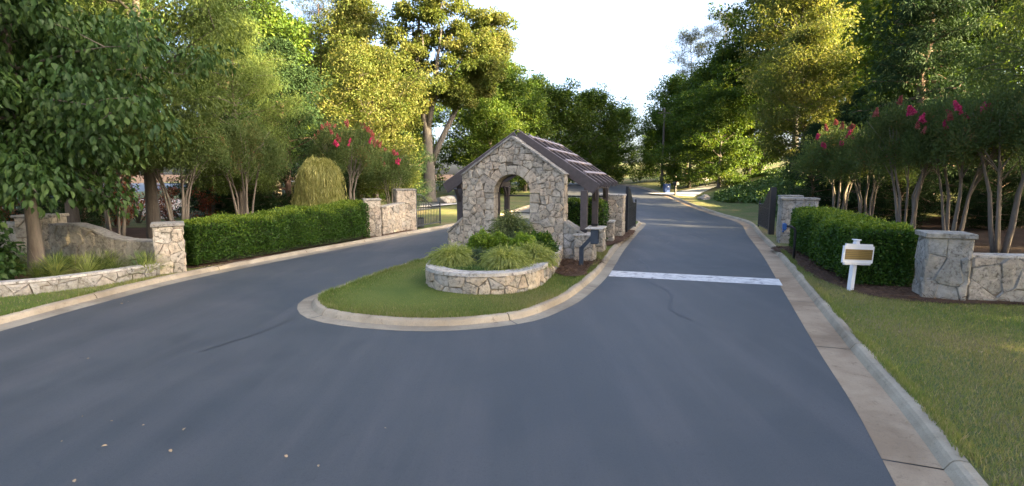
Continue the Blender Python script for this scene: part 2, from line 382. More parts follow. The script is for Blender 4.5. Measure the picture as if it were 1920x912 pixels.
# road edges: travelled so that the verge is on the right of travel
LEFT_EDGE = [(-60, -7), (-25, -5.5), (-14, -2.5), (-9.6, 1.8), (-8.7, 5.0), (-8.46, 8.2), (-8.35, 10.1), (-8.02, 12.7), (-6.86, 16.27), (-5.46, 20.0), (-3.15, 26.2), (-0.6, 33), (2.4, 42), (4.6, 50), (5.6, 57), (5.0, 65), (1.5, 74), (-6, 84), (-20, 96)]
RIGHT_EDGE = [(60, -8), (20, -6.5), (8, -4.5), (3.4, -2.2), (2.1, 0.2), (2.35, 2.0), (3.15, 3.92), (3.8, 5.44), (4.57, 7.45), (6.36, 11.94), (8.22, 16.6), (10.55, 22.8), (13.0, 29.4), (13.5, 35.1), (14.0, 41.7), (14.8, 48.6), (15.1, 54), (15.6, 61), (15.0, 69), (11.5, 79), (4, 90), (-10, 104)]
ISLAND = [(7.3, 29.6), (6.0, 30.4), (4.0, 30.2), (2.2, 29.2), (0.9, 26.8), (-0.6, 23.4), (-2.15, 18.8), (-2.85, 16.2), (-3.66, 13.54), (-4.12, 11.6), (-4.36, 10.5), (-4.16, 9.68), (-3.67, 8.98), (-2.92, 8.54), (-2.14, 8.3), (-1.37, 8.21), (-0.54, 8.36), (0.38, 8.82), (1.03, 9.68), (1.6, 10.77), (2.56, 13.3), (3.95, 17.88), (5.7, 23.2), (7.5, 28.6)]

left_path = catmull(LEFT_EDGE, 0.4); left_path.reverse()         # verge (left side) now on the right of travel
right_path = catmull(RIGHT_EDGE, 0.4); 
island_path = catmull(ISLAND, 0.3, True)
def area(p): return sum(a.x * b.y - b.x * a.y for a, b in zip(p, p[1:] + p[:1])) / 2
if area(island_path) > 0: island_path.reverse()                  # interior on the right of travel

def kerb(path, closed, gw, kw, gut_mat, seg, name_label):
    """gutter pan and kerb stones swept along the edge, one object per cast length"""
    root = empty('kerb', kind='structure')
    nn = normals(path, closed)
    prof = [(0.0, 0.004), (gw, 0.012), (gw + 0.035, 0.075), (gw + 0.06, LZ + 0.005), (gw + 0.10, LZ + 0.018), (gw + kw, LZ + 0.018), (gw + kw + 0.01, -0.06)]
    n = len(path); dist = 0; cuts = [0]
    for i in range(1, n):
        dist += (path[i] - path[i - 1]).length
        if dist >= seg: cuts.append(i); dist = 0
    if closed: idx = list(range(n)) + [0]; cuts.append(n)
    else: idx = list(range(n)); cuts.append(n - 1)
    for a, b in zip(cuts[:-1], cuts[1:]):
        if b <= a: continue
        for nm, pr, mt in (('gutter_slab', prof[:2], gut_mat), ('kerb_stone', prof[1:], M['concrete'])):
            V = []; F = []; k = len(pr)
            run = idx[a:b + 1]
            for j, i in enumerate(run):
                p = path[i].copy(); d = Vector((-nn[i].y, nn[i].x, 0))
                if j == 0: p = p + d * 0.011
                if j == len(run) - 1: p = p - d * 0.011
                for o, z in pr:
                    V.append(tuple(p + nn[i] * o + Vector((0, 0, T(p.y) + z))))
            if nm == 'gutter_slab':
                # a thin slab with a lip down to the road
                pass
            for j in range(len(run) - 1):
                for q in range(k - 1):
                    F.append((j * k + q, j * k + q + 1, (j + 1) * k + q + 1, (j + 1) * k + q))
            for e in (0, (len(run) - 1) * k):
                if k > 2: F.append(tuple(e + q for q in range(k)))
            me = bpy.data.meshes.new(nm); me.from_pydata(V, [], F); me.update(); me.materials.append(mt)
            link(nm, me, root)
    return root

# ------------------------------------------------------------------ the setting
def right_bank(x, y):
    """how the ground right of the road climbs"""
    ex = np.interp(y, [p[1] for p in RIGHT_EDGE[5:]], [p[0] for p in RIGHT_EDGE[5:]]) 
    e = x - ex
    k = min(1, max(0, (y - 26) / 10))
    z = k * max(0.0, min(2.6, (e - 3.2) * 0.36 * min(1.0, max(0.25, 1 - abs(y - 40) / 34)))) 
    z += 0.035 * max(0, min(e - 6, 30)) 
    return z
def left_bank(x, y): return 0.0

gv, gf = [], []
xs = np.concatenate([np.linspace(-700, -60, 9), np.linspace(-56, 76, 67), np.linspace(84, 700, 9)]); ys = np.concatenate([np.linspace(-500, -40, 7), np.linspace(-36, 124, 81), np.linspace(140, 900, 9)])
for y in ys:
    for x in xs: gv.append((x, y, T(y) - 0.10))
nx = len(xs)
for j in range(len(ys) - 1):
    for i in range(nx - 1): gf.append((j * nx + i, j * nx + i + 1, (j + 1) * nx + i + 1, (j + 1) * nx + i))
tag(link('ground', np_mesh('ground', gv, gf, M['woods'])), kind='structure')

rv, rf = [], []
rx = np.linspace(-60, 60, 61); ry = np.concatenate([np.linspace(-30, 26, 29), np.linspace(27, 110, 84)])
for y in ry:
    for x in rx: rv.append((x, y, T(y)))
for j in range(len(ry) - 1):
    for i in range(len(rx) - 1): rf.append((j * 61 + i, j * 61 + i + 1, (j + 1) * 61 + i + 1, (j + 1) * 61 + i))
tag(link('road', np_mesh('road', rv, rf, M['asphalt'])), kind='structure')

GWL, KW = 0.38, 0.165
def verge(name, path, off, rows, bank, mat):
    nn = normals(path); V = []; F = []; k = len(rows)
    for p, n_ in zip(path, nn):
        for r in rows:
            q = p + n_ * (off + r)
            if r > 12:                                   # spread outwards instead of along the normal
                s = 1 if n_.x > 0 else -1
                q = p + n_ * (off + 12) + Vector((s * (r - 12), 0, 0))
            V.append((q.x, q.y, T(p.y if r < 12 else q.y) + LZ + bank(q.x, q.y) + 0.0))
    for j in range(len(path) - 1):
        for q in range(k - 1): F.append((j * k + q, j * k + q + 1, (j + 1) * k + q + 1, (j + 1) * k + q))
    return tag(link(name, np_mesh(name, V, F, mat, smooth=True)), kind='structure')
rows = [0, 0.4, 1, 2, 3, 4, 5, 6.5, 8, 10, 12, 16, 22, 30, 45]
verge('lawn', left_path, GWL + KW, rows, left_bank, M['lawn'])
verge('lawn', right_path, GWL + 0.06 + KW, rows, right_bank, M['lawn'])
# island lawn
nn = normals(island_path, True)
inner = [p + n_ * (0.26 + KW) for p, n_ in zip(island_path, nn)]
cen = catmull([(-2.6, 10.3), (-1.0, 13), (0.4, 17), (2.4, 23), (4.6, 28.6)], 0.2)
V = []; F = []; n = len(inner); ringk = 5
for p in inner:
    c = min(cen, key=lambda q: (q - p).length)
    for r in range(ringk):
        q = p.lerp(c, r / (ringk - 1)); V.append((q.x, q.y, T(q.y) + LZ + 0.05 * math.sin(r / (ringk - 1) * 1.57)))
for i in range(n):
    for r in range(ringk - 1):
        a = i * ringk + r; b = ((i + 1) % n) * ringk + r; F.append((a, b, b + 1, a + 1))
me = bpy.data.meshes.new('island_lawn'); me.from_pydata(V, [], F); me.update(); me.materials.append(M['lawn_island'])
tag(link('island_lawn', me), kind='structure')

kerb(left_path, False, GWL, KW, M['gutter'], 3.05, '')
kerb(right_path, False, GWL + 0.06, KW, M['gutter_tan'], 3.05, '')
kerb(island_path, True, 0.26, KW, M['gutter'], 3.6, '')

def flat_poly(name, pts, mat, z, kind='structure', crown=0.0, res=0.35, bank=None):
    """a sheet over a closed outline: rings shrunk towards its middle"""
    P = [p + Vector((rnd.uniform(-.05, .05), rnd.uniform(-.05, .05), 0)) for p in catmull(pts, res * .6, True)]; c = sum(P, Vector()) / len(P)
    V = []; F = []; k = 5
    for p in P:
        for r in range(k):
            q = p.lerp(c, r / k); V.append((q.x, q.y, T(q.y) + z + crown * min(1, r * 1.2) + (bank(q.x, q.y) if bank else 0)))
    V.append((c.x, c.y, T(c.y) + z + crown + (bank(c.x, c.y) if bank else 0))); n = len(P)
    for i in range(n):
        for r in range(k - 1):
            a = i * k + r; b = ((i + 1) % n) * k + r; F.append((a, b, b + 1, a + 1))
        F.append((i * k + k - 1, ((i + 1) % n) * k + k - 1, len(V) - 1))
    me = bpy.data.meshes.new(name); me.from_pydata(V, [], F); me.update(); me.materials.append(mat)
    return tag(link(name, me), kind=kind)

def strip(name, pts, width, mat, z, parent=None, closed=False):
    P = [Vector((*p, 0)) for p in pts]; nn = normals(P); V = []; F = []
    for i, (p, q) in enumerate(zip(P, nn)):
        wd = width if not hasattr(width, '__len__') else width[i]
        for s in (-1, 1):
            r = p + q * s * wd / 2; V.append((r.x, r.y, T(r.y) + z))
    for i in range(len(P) - 1): F.append((2 * i, 2 * i + 1, 2 * i + 3, 2 * i + 2))
    me = bpy.data.meshes.new(name); me.from_pydata(V, [], F); me.update(); me.materials.append(mat)
    return tag(link(name, me, parent), kind='structure' if parent is None else None)

# mulch beds
flat_poly('mulch_bed', [K(*p)[:2] for p in [(9.7, 18.8), (9.0, 16.6), (8.15, 14.2), (7.66, 12.25), (7.7, 10.75), (8.6, 10.1), (9.6, 10.0), (14, 9.6), (22, 9.2), (24, 12), (17.5, 14.8), (13.5, 16.5), (11.9, 18.4)]], M['straw'], LZ + 0.02, crown=0.03, bank=right_bank)
flat_poly('shade_toned_floor', [(11.5, 17.8), (13.0, 15.6), (16.8, 14.0), (24, 10.5), (34, 12), (36, 28), (24, 29), (14.5, 23.5), (12.6, 20.4)], M['woods'], LZ + 0.012, crown=0.0, bank=right_bank)  # soil coloured darker to stand for shade under the canopy
flat_poly('mulch_bed', [K(*p)[:2] for p in [(0.95, 14.2), (1.35, 12.9), (1.85, 13.05), (2.2, 14.1), (2.75, 15.3), (2.5, 15.9), (1.7, 15.7)]], M['straw'], LZ + 0.045, crown=0.015)
flat_poly('mulch_bed', [K(*p)[:2] for p in [(3.3, 18.8), (4.1, 19.6), (5.1, 22.0), (5.9, 24.6), (5.0, 24.4), (4.2, 21.5)]], M['straw'], LZ + 0.055, crown=0.02)
flat_poly('mulch_bed', [K(*p)[:2] for p in [(-9.3, 14.4), (-8.5, 14.5), (-7.55, 17.8), (-6.2, 21.4), (-4.7, 25.2), (-5.6, 26.2), (-7.5, 25), (-9, 20), (-10.5, 16)]], M['straw'], LZ + 0.012, crown=0.02)
flat_poly('mulch_bed', [K(*p)[:2] for p in [(-9.4, 13.6), (-10.3, 11.4), (-11.3, 10.8), (-15, 10.4), (-24, 11), (-26, 24), (-14, 26), (-10.6, 20), (-9.8, 15)]], M['straw'], LZ + 0.02, crown=0.04)

# stop line, crack sealant, driveway, garden path
sv = []
for (x0, y0), (x1, y1) in (((2.80, 13.80), (2.54, 13.12)),):
    a, b = Vector((2.62, 13.45, 0)), Vector((6.62, 12.25, 0))
strip('stop_line', [tuple((a.lerp(b, t / 12))[:2]) for t in range(13)], 0.85, M['line'], 0.005)
def wiggle(pts, amp, r):
    P = catmull(pts, 0.12); nn = normals(P)
    return [(p.x + q.x * r.uniform(-amp, amp), p.y + q.y * r.uniform(-amp, amp)) for p, q in zip(P, nn)]
for pts, wd in (([(-3.95, 9.0), (-4.1, 8.2), (-4.55, 7.2)], 0.018), ([(3.2, 8.9), (3.05, 9.6), (3.35, 10.5), (3.5, 11.4), (3.4, 12.6), (3.9, 14.4), (4.0, 16.0)], 0.05),
                ([(5.9, 19.5), (6.3, 20.4), (6.2, 21.6), (6.9, 22.6), (8.0, 23.3)], 0.07), ([(8.1, 21.2), (8.3, 22.8), (8.25, 24.0)], 0.08), ([(3.3, 14.0), (5.0, 14.6), (7.2, 14.2)], 0.03)):
    W = wiggle(pts, 0.02, rnd)
    strip('crack_sealant', W, [wd * rnd.uniform(0.5, 1.2) for _ in W], M['sealant'], 0.004)
strip('driveway', [(15.3, 50.6), (18, 52.6), (21.5, 55.8), (26, 60.5), (33, 66)], [6.0, 3.4, 3.0, 3.0, 3.0], M['drive'], LZ + 0.03)
for o in [x for x in bpy.data.objects if x.name == 'driveway']:
    for v in o.data.vertices: v.co.z += right_bank(v.co.x, v.co.y) * (1 if v.co.x > 16.2 else 0.0)
strip('path', [(-16, 37.5), (-10, 38.2), (-6.3, 39.6), (-3.5, 42.6), (-2.0, 46)], 0.9, M['drive'], LZ + 0.012)

# ------------------------------------------------------------------ stonework
def clip(poly, nx_, ny_, d):
    """keep the part of poly where nx*x + ny*y <= d"""
    out = []; n = len(poly)
    for i in range(n):
        a, b = poly[i], poly[(i + 1) % n]
        da, db = nx_ * a[0] + ny_ * a[1] - d, nx_ * b[0] + ny_ * b[1] - d
        if da <= 0: out.append(a)
        if (da < 0 < db) or (db < 0 < da):
            t = da / (da - db); out.append((a[0] + (b[0] - a[0]) * t, a[1] + (b[1] - a[1]) * t))
    return out

def voronoi(seeds, poly, gap):
    cells = []
    for i, s in enumerate(seeds):
        c = list(poly)
        for j, t in enumerate(seeds):
            if i == j: continue
            dx, dy = t[0] - s[0], t[1] - s[1]; L = math.hypot(dx, dy)
            if L > 1.6 or L < 1e-6: continue
            ux, uy = dx / L, dy / L
            c = clip(c, ux, uy, ux * s[0] + uy * s[1] + L / 2 - gap / 2)
            if len(c) < 3: break
        if len(c) >= 3: cells.append(c)
    return cells

def rubble_seeds(poly, cw, ch, r):
    x0 = min(p[0] for p in poly); x1 = max(p[0] for p in poly); y0 = min(p[1] for p in poly); y1 = max(p[1] for p in poly)
    out = []; y = y0 + ch * 0.45
    while y < y1 + ch * 0.4:
        x = x0 + r.uniform(0.2, 0.7) * cw
        while x < x1 + cw * 0.3:
            out.append((x + r.uniform(-.2, .2) * cw, y + r.uniform(-.33, .33) * ch))
            if r.random() < 0.22: out.append((x + r.uniform(.2, .4) * cw, y + r.uniform(-.4, .4) * ch))
            x += cw * r.uniform(0.65, 1.35)
        y += ch * r.uniform(0.85, 1.15)
    return out

def poly_area(c): return abs(sum(a[0] * b[1] - b[0] * a[1] for a, b in zip(c, c[1:] + c[:1]))) / 2

def stone_from(cell, fmap, mat, parent, r, proud=0.035, push=None, back=-0.02, name='stone'):
    # subdivide the outline, wander it a little, then build a cushion-fronted block
    pts = []
    n = len(cell)
    for i in range(n):
        a, b = cell[i], cell[(i + 1) % n]; L = math.hypot(b[0] - a[0], b[1] - a[1])
        if L < 0.015: continue
        k = 1 if L < 0.10 else (2 if L < 0.28 else 3)
        for j in range(k):
            t = j / k; q = (a[0] + (b[0] - a[0]) * t, a[1] + (b[1] - a[1]) * t)
            if j: q = (q[0] + r.uniform(-.011, .011), q[1] + r.uniform(-.011, .011))
            pts.append(q)
    if push: pts = [push(p) for p in pts]
    if len(pts) < 3 or poly_area(pts) < 0.003: return None
    if sum(a[0] * b[1] - b[0] * a[1] for a, b in zip(pts, pts[1:] + pts[:1])) < 0: pts.reverse()
    cx = sum(p[0] for p in pts) / len(pts); cy = sum(p[1] for p in pts) / len(pts)
    size = math.sqrt(poly_area(pts)); ins = max(0.78, 1 - 0.022 / max(size, 0.05) * 1.4)
    n = len(pts); pr = proud * r.uniform(0.4, 1.5); tx, ty = r.uniform(-.10, .10), r.uniform(-.10, .10)
    V = [fmap(x, y, back) for x, y in pts]
    V += [fmap(x, y, pr * 0.72) for x, y in pts]
    V += [fmap(cx + (x - cx) * ins, cy + (y - cy) * ins, pr + tx * (x - cx) + ty * (y - cy) + r.uniform(-.004, .004)) for x, y in pts]
    V.append(fmap(cx, cy, pr + r.uniform(-0.002, 0.012)))
    F = []
    for i in range(n):
        j = (i + 1) % n
        F += [(i, j, n + j, n + i), (n + i, n + j, 2 * n + j, 2 * n + i), (2 * n + i, 2 * n + j, 3 * n)]
    me = bpy.data.meshes.new(name); me.from_pydata([tuple(v) for v in V], [], F); me.update(); me.materials.append(mat)
    return link(name, me, parent)

def rubble(poly, fmap, mat, parent, r, cw=0.30, ch=0.23, gap=0.011, proud=0.03, push=None, keep=None):
    for c in voronoi(rubble_seeds(poly, cw, ch, r), poly, gap):
        if poly_area(c) < 0.004: continue
        cx = sum(p[0] for p in c) / len(c); cy = sum(p[1] for p in c) / len(c)
        if keep and not keep((cx, cy)): continue
        stone_from(c, fmap, mat, parent, r, proud, push)

def face_map(o, ex, n_):
    o, ex, n_ = Vector(o), Vector(ex).normalized(), Vector(n_).normalized()
    return lambda u, v, w_: o + ex * u + Vector((0, 0, v)) + n_ * w_

def pillar_geo(parent, w_, d, h, mat, capmat, r, cap_h=0.09, over=0.06, z0=-0.05, core_name='mortar_core', sides=(0, 1, 2, 3), cw=0.34, ch=0.27, c=(0, 0), rz=0.0, gap=0.011):
    core = MB(); core.box((c[0], c[1], (z0 + h) / 2), (w_ - 0.03, d - 0.03, h - z0), rz); core.build(core_name, M['mortar'], parent)
    Rm = Matrix.Rotation(rz, 3, 'Z'); C = Vector((c[0], c[1], 0))
    for s, (o, ex, nn_, L) in enumerate((((-w_ / 2, -d / 2, 0), (1, 0, 0), (0, -1, 0), w_), ((w_ / 2, -d / 2, 0), (0, 1, 0), (1, 0, 0), d), ((w_ / 2, d / 2, 0), (-1, 0, 0), (0, 1, 0), w_), ((-w_ / 2, d / 2, 0), (0, -1, 0), (-1, 0, 0), d))):
        if s not in sides: continue
        rubble([(0, z0), (L, z0), (L, h - 0.004), (0, h - 0.004)], face_map(Rm @ Vector(o) + C, Rm @ Vector(ex), Rm @ Vector(nn_)), mat, parent, r, cw, ch, gap, proud=0.028)
    cap = MB()
    cw_, cd_ = w_ + 2 * over, d + 2 * over
    cap.box((c[0], c[1], h + cap_h / 2), (cw_, cd_, cap_h), rz, bev=0.014)
    # chipped edge: wander the vertices a little
    cap.v = [(x + r.uniform(-.006, .006), y + r.uniform(-.006, .006), z + r.uniform(-.004, .004)) for x, y, z in cap.v]
    cap.build('cap', capmat, parent)

def stone_pillar(loc, rz, w_, d, h, label, mat='stone_warm', cap='cap', seed=1, sides=(0, 1, 3), cap_h=0.09, over=0.06, group=None, cw=0.34, ch=0.27, gap=0.011):
    t = empty('stone_pillar', loc, rz, label, 'pillar', group)
    pillar_geo(t, w_, d, h, M[mat], M[cap], random.Random(seed), cap_h, over, sides=sides, cw=cw, ch=ch, gap=gap)
    return t

def stone_wall(p0, p1, thick, top, label, mat, capmat, seed, cw=0.36, ch=0.25, name='stone_wall', cap_t=0.06, over=0.03, gap=0.011, extra_front=True, cat='wall', zb=-0.05):
    """top: list of (u, z) along the wall, u in metres from p0"""
    p0, p1 = Vector(p0), Vector(p1); d = p1 - p0; L = d.length
    t = empty(name, p0, math.atan2(d.y, d.x), label, cat)
    r = random.Random(seed)
    us = sorted(set([q[0] for q in top if q[0] <= L] + [L * i / 14 for i in range(15)]))
    zt = [float(np.interp(u, [q[0] for q in top], [q[1] for q in top])) for u in us]
    core = MB(); hw = thick / 2 - 0.015
    for (u0, z0), (u1, z1) in zip(zip(us, zt), list(zip(us, zt))[1:]):
        b = len(core.v)
        core.v += [(u, y, z) for u, z in ((u0, zb), (u1, zb), (u1, z1), (u0, z0)) for y in (-hw, hw)]
        core.f += [(b, b + 2, b + 4, b + 6), (b + 7, b + 5, b + 3, b + 1), (b + 6, b + 4, b + 5, b + 7)]
    core.build('mortar_core', M['mortar'], t)
    poly = [(0, zb), (L, zb)] + [(u, z) for u, z in reversed(list(zip(us, zt)))]
    # the top may be hollow: cut by stone centres below it
    hi = max(zt); box = [(0, zb), (L, zb), (L, hi), (0, hi)]
    top_at = lambda u: float(np.interp(u, us, zt))
    def push(p): return (p[0], min(p[1], top_at(p[0])))
    rubble(box, face_map((0, -thick / 2, 0), (1, 0, 0), (0, -1, 0)), M[mat], t, r, cw, ch, gap, push=push, keep=lambda c: c[1] < top_at(c[0]) + 0.02)
    cp = None
    if capmat:
        n = len(us); bounds = [0]
        acc = 0
        for i in range(1, n):
            acc += us[i] - us[i - 1]
            if acc > 0.8: bounds.append(i); acc = 0
        if bounds[-1] != n - 1: bounds.append(n - 1)
        for a, b in zip(bounds[:-1], bounds[1:]):
            c = MB(); k = b - a + 1; wv = thick / 2 + over + r.uniform(-.008, .008); hgt = cap_t * r.uniform(.85, 1.1)
            for i in range(a, b + 1):
                u = us[i] + (0.004 if i == a else (-0.004 if i == b else 0))
                c.v += [(u, -wv, zt[i] + 0.002), (u, wv, zt[i] + 0.002), (u, wv - .008, zt[i] + hgt), (u, -wv + .008, zt[i] + hgt)]
            for j in range(k - 1):
                q = j * 4
                for e in range(4): c.f.append((q + e, q + (e + 1) % 4, q + 4 + (e + 1) % 4, q + 4 + e))
            c.f += [(3, 2, 1, 0), tuple((k - 1) * 4 + e for e in range(4))]
            c.build('coping_stone', M[capmat], t)
    return t

# ------------------------------------------------------------------ gatehouse
YAW = R_(17.5)
gh = empty('gatehouse', K(0.0, 16.1, 0), -YAW, 'stone arch gatehouse with brown timber pergola roof standing on the island', 'gatehouse')
rg = random.Random(21)
HW, EAVE, APEX, TH = 1.58, 2.52, 3.62, 0.46
SILL, SPR, AR, RW = 0.86, 1.98, 0.56, 0.29
ring = AR + RW
def outline_core():
    loop = [(-HW, -0.05), (HW, -0.05), (HW, EAVE), (0, APEX), (-HW, EAVE)]
    hole = [(ring, SILL - 0.06)] + [(ring * math.cos(a), SPR + ring * math.sin(a)) for a in np.linspace(0, math.pi, 15)] + [(-ring, SILL - 0.06)]
    bm = bmesh.new(); es = []
    for L in (loop, hole):
        vs = [bm.verts.new((x, 0, z)) for x, z in L]
        es += [bm.edges.new((vs[i], vs[(i + 1) % len(vs)])) for i in range(len(vs))]
    bmesh.ops.triangle_fill(bm, use_beauty=True, use_dissolve=False, edges=es)
    ret = bmesh.ops.extrude_face_region(bm, geom=bm.faces[:])
    for v in [g for g in ret['geom'] if isinstance(g, bmesh.types.BMVert)]: v.co.y = TH - 0.03
    for v in bm.verts: v.co.y += 0.015
    bmesh.ops.recalc_face_normals(bm, faces=bm.faces[:])
    me = bpy.data.meshes.new('stone_wall'); bm.to_mesh(me); bm.free(); me.materials.append(M['mortar']); return me
wall = link('gable_wall', outline_core(), gh)
def inring(p, m=0.0):
    x, z = p
    if z < SILL - 0.07: return False
    if z < SPR: return abs(x) < ring + m
    return x * x + (z - SPR) ** 2 < (ring + m) ** 2
def push_arch(p):
    x, z = p
    if not inring(p, 0.012): return p
    R2 = ring + 0.004
    if z >= SPR:
        L = math.hypot(x, z - SPR) or 1e-3; return (x / L * R2, SPR + (z - SPR) / L * R2)
    if z - (SILL - 0.08) < 0.12 and abs(x) < ring - 0.1: return (x, SILL - 0.08)
    return (R2 if x > 0 else -R2, z)
fm = face_map((0, 0, 0), (1, 0, 0), (0, -1, 0))
gable = [(-HW - .01, -0.05), (HW + .01, -0.05), (HW + .01, EAVE), (0, APEX), (-HW - .01, EAVE)]
rubble(gable, fm, M['stone_warm'], wall, rg, 0.27, 0.205, 0.010, 0.038, push_arch, lambda c: not inring(c, -0.03))
fmb = face_map((0, TH, 0), (-1, 0, 0), (0, 1, 0))
rubble([(-HW, 0), (HW, 0), (HW, EAVE), (0, APEX), (-HW, EAVE)], fmb, M['stone_warm'], wall, rg, 0.6, 0.45, 0.015, 0.03, push_arch, lambda c: not inring(c, -0.03))
for s in (-1, 1):
    rubble([(0.02, -0.05), (TH - 0.02, -0.05), (TH - 0.02, EAVE - .02), (0.02, EAVE - .02)], face_map((s * HW, 0 if s > 0 else TH, 0), (0, 1 if s > 0 else -1, 0), (s, 0, 0)), M['stone_warm'], wall, rg, 0.34, 0.27)
# arch stones run through the wall
def through_block(poly, name='arch_stone', y0=-0.032, y1=TH + 0.03):
    y0 += rg.uniform(-.012, .012); n = len(poly)
    cx = sum(p[0] for p in poly) / n; cz = sum(p[1] for p in poly) / n
    V = [(x, y1, z) for x, z in poly] + [(x, y0 + 0.02, z) for x, z in poly] + [(cx + (x - cx) * .92, y0, cz + (z - cz) * .92) for x, z in poly]
    F = [tuple(range(n)), tuple(reversed(range(2 * n, 3 * n)))]
    for k in range(2):
        for i in range(n): F.append((k * n + i, k * n + n + i, k * n + n + (i + 1) % n, k * n + (i + 1) % n))
    me = bpy.data.meshes.new(name); me.from_pydata(V, [], F); me.update(); me.materials.append(M['stone_warm']); link(name, me, wall)
a = 0.0; g = 0.006
while a < math.pi - 0.05:
    b = min(math.pi, a + rg.uniform(0.22, 0.62));
    if math.pi - b < 0.18: b = math.pi
    r1 = ring + rg.uniform(-0.03, 0.09)
    aa = [a + g + (b - a - 2 * g) * t / 3 for t in range(4)]
    through_block([(AR * math.cos(t), SPR + AR * math.sin(t)) for t in aa] + [(r1 * math.cos(t), SPR + r1 * math.sin(t)) for t in reversed(aa)])
    a = b
for s in (-1, 1):
    z = SILL - 0.02
    while z < SPR - 0.05:
        z1 = min(SPR - 0.006, z + rg.uniform(0.2, 0.36))
        if SPR - z1 < 0.14: z1 = SPR - 0.006
        pl = [(s * AR, z), (s * (ring + rg.uniform(-.03, .10)), z), (s * (ring + rg.uniform(-.03, .10)), z1 - 0.008), (s * AR, z1 - 0.008)]
        through_block(pl if s > 0 else list(reversed(pl))); z = z1
mb = MB(); mb.box((0, TH / 2 - .01, SILL - 0.05), (2 * AR + 0.08, TH + 0.09, 0.055), bev=0.01); mb.build('sill', M['cap_pale'], gh)
# dark steel frame lining the left and right of the opening, and a rail behind it
for s in (-1, 1):
    mb = MB(); mb.box((s * (AR - 0.02), TH - 0.06, (SILL + SPR) / 2 + 0.0), (0.035, 0.10, SPR - SILL + .02)); mb.build('opening_frame', M['timber'], gh)
mb = MB(); mb.tube([(AR * .965 * math.cos(t), TH - 0.06, SPR + AR * .965 * math.sin(t)) for t in np.linspace(0, math.pi, 15)], 0.02, 6); mb.build('opening_frame', M['timber'], gh, True)
# gable copings (thin slate edge with flakes)
sl_ = math.atan2(APEX - EAVE, HW)
for s in (-1, 1):
    ts = np.linspace(0, 1.03, 7)
    for a, b in zip(ts[:-1], ts[1:]):
        p = [Vector((s * HW * t, TH / 2 - 0.02, APEX - (APEX - EAVE) * t + 0.03)) for t in (a + .004, b - .004)]
        mb = MB(); mb.bar(p[0], p[1], TH + 0.12 + rg.uniform(-.02, .02), 0.05 * rg.uniform(.8, 1.2)); mb.build('gable_coping', M['cap'], gh)
# wing walls
def wing(s, x0, x1, z0, z1):
    n = empty('wing_wall', (0, 0, 0)); n.parent = gh
    core = MB(); P = [(x0, -0.05), (x1, -0.05), (x1, z1), (x0, z0)]
    core.add([(x, 0.025, z) for x, z in P] + [(x, TH - .02, z) for x, z in P], [(0, 1, 2, 3), (7, 6, 5, 4), (0, 4, 5, 1), (1, 5, 6, 2), (2, 6, 7, 3), (3, 7, 4, 0)])
    core.build('mortar_core', M['mortar'], n)
    lo, hi = min(x0, x1), max(x0, x1)
    q = [(lo, -0.05), (hi, -0.05), (hi, z1 if x1 > x0 else z0), (lo, z0 if x1 > x0 else z1)]
    rubble(q, fm, M['stone_warm' if s < 0 else 'stone_grey'], n, rg, 0.3, 0.25)
    rubble([(0.02, -.05), (TH - .02, -.05), (TH - .02, z1 - .01), (.02, z1 - .01)], face_map((x1, 0 if s > 0 else TH, 0), (0, 1 if s > 0 else -1, 0), (s, 0, 0)), M['stone_warm'], n, rg, 0.3, 0.26)
    c = MB(); c.bar((x0, TH / 2, z0 + .035), (x1 + s * .06, TH / 2, z1 + .02), TH + 0.12, 0.06); c.build('coping_stone', M['cap'], n)
wing(-1, -HW - 0.02, -HW - 0.50, 1.16, 0.72)
wing(1, HW + 0.02, HW + 0.60, 1.12, 0.76)
# timber pergola roof
PITCH = R_(33); RIDGE = 3.84; RL0, RL1 = 0.56, 6.2; OV = 2.45
zr = lambda x: RIDGE - abs(x) * math.tan(PITCH)
mb = MB(); mb.bar((0, RL0 + .06, RIDGE - .12), (0, RL1, RIDGE - .12), 0.06, 0.20); mb.build('ridge_beam', M['timber'], gh)
raf = np.linspace(RL0 + 0.02, RL1, 6)
for i, y in enumerate(raf):
    for s in (-1, 1):
        mb = MB(); hgt = 0.34 if i == 0 else 0.17
        a, b = Vector((s * 0.02, y, RIDGE - hgt * .5 + .02)), Vector((s * OV, y, zr(OV) - hgt * .5 + .02))
        mb.bar(a, b, 0.075, hgt, Vector((0, 0, 1))); rf_ = mb.build('barge_board' if i == 0 else 'rafter', M['timber'], gh)
        mb = MB(); up2 = Vector((0, 0, hgt * .5 / math.cos(PITCH) + .008)); mb.bar(a + up2 * 1.0, b + up2, 0.062, 0.012, Vector((0, 0, 1))); mb.build('sky_sheen_strip', M['timber_sheen'], rf_)  # added pale strip paints the sky sheen along each top edge
for s in (-1, 1):
    for j, x in enumerate((0.22, 0.80, 1.38, 1.94)):
        mb = MB(); nrm = Vector((s * math.sin(PITCH), 0, math.cos(PITCH)))
        c = Vector((s * x, 0, zr(x))) + nrm * 0.035
        mb.bar(c + Vector((0, RL0 + 0.5 + 0.1 * j, 0)), c + Vector((0, RL1 + 0.05, 0)), 0.13, 0.05, nrm); mb.build('purlin', M['timber_sheen'], gh)  # purlin colour carries the painted sky reflection
    mb = MB(); mb.box((s * 2.1, (RL0 + RL1) / 2 + .15, zr(2.1) - .30), (0.14, RL1 - RL0 - .3, 0.22)); mb.build('eave_beam', M['timber'], gh)
posts = [(2.16, 0.15), (2.16, 2.35), (2.16, 5.0), (-1.95, 0.65), (-1.95, 3.2), (-1.95, 5.5)]
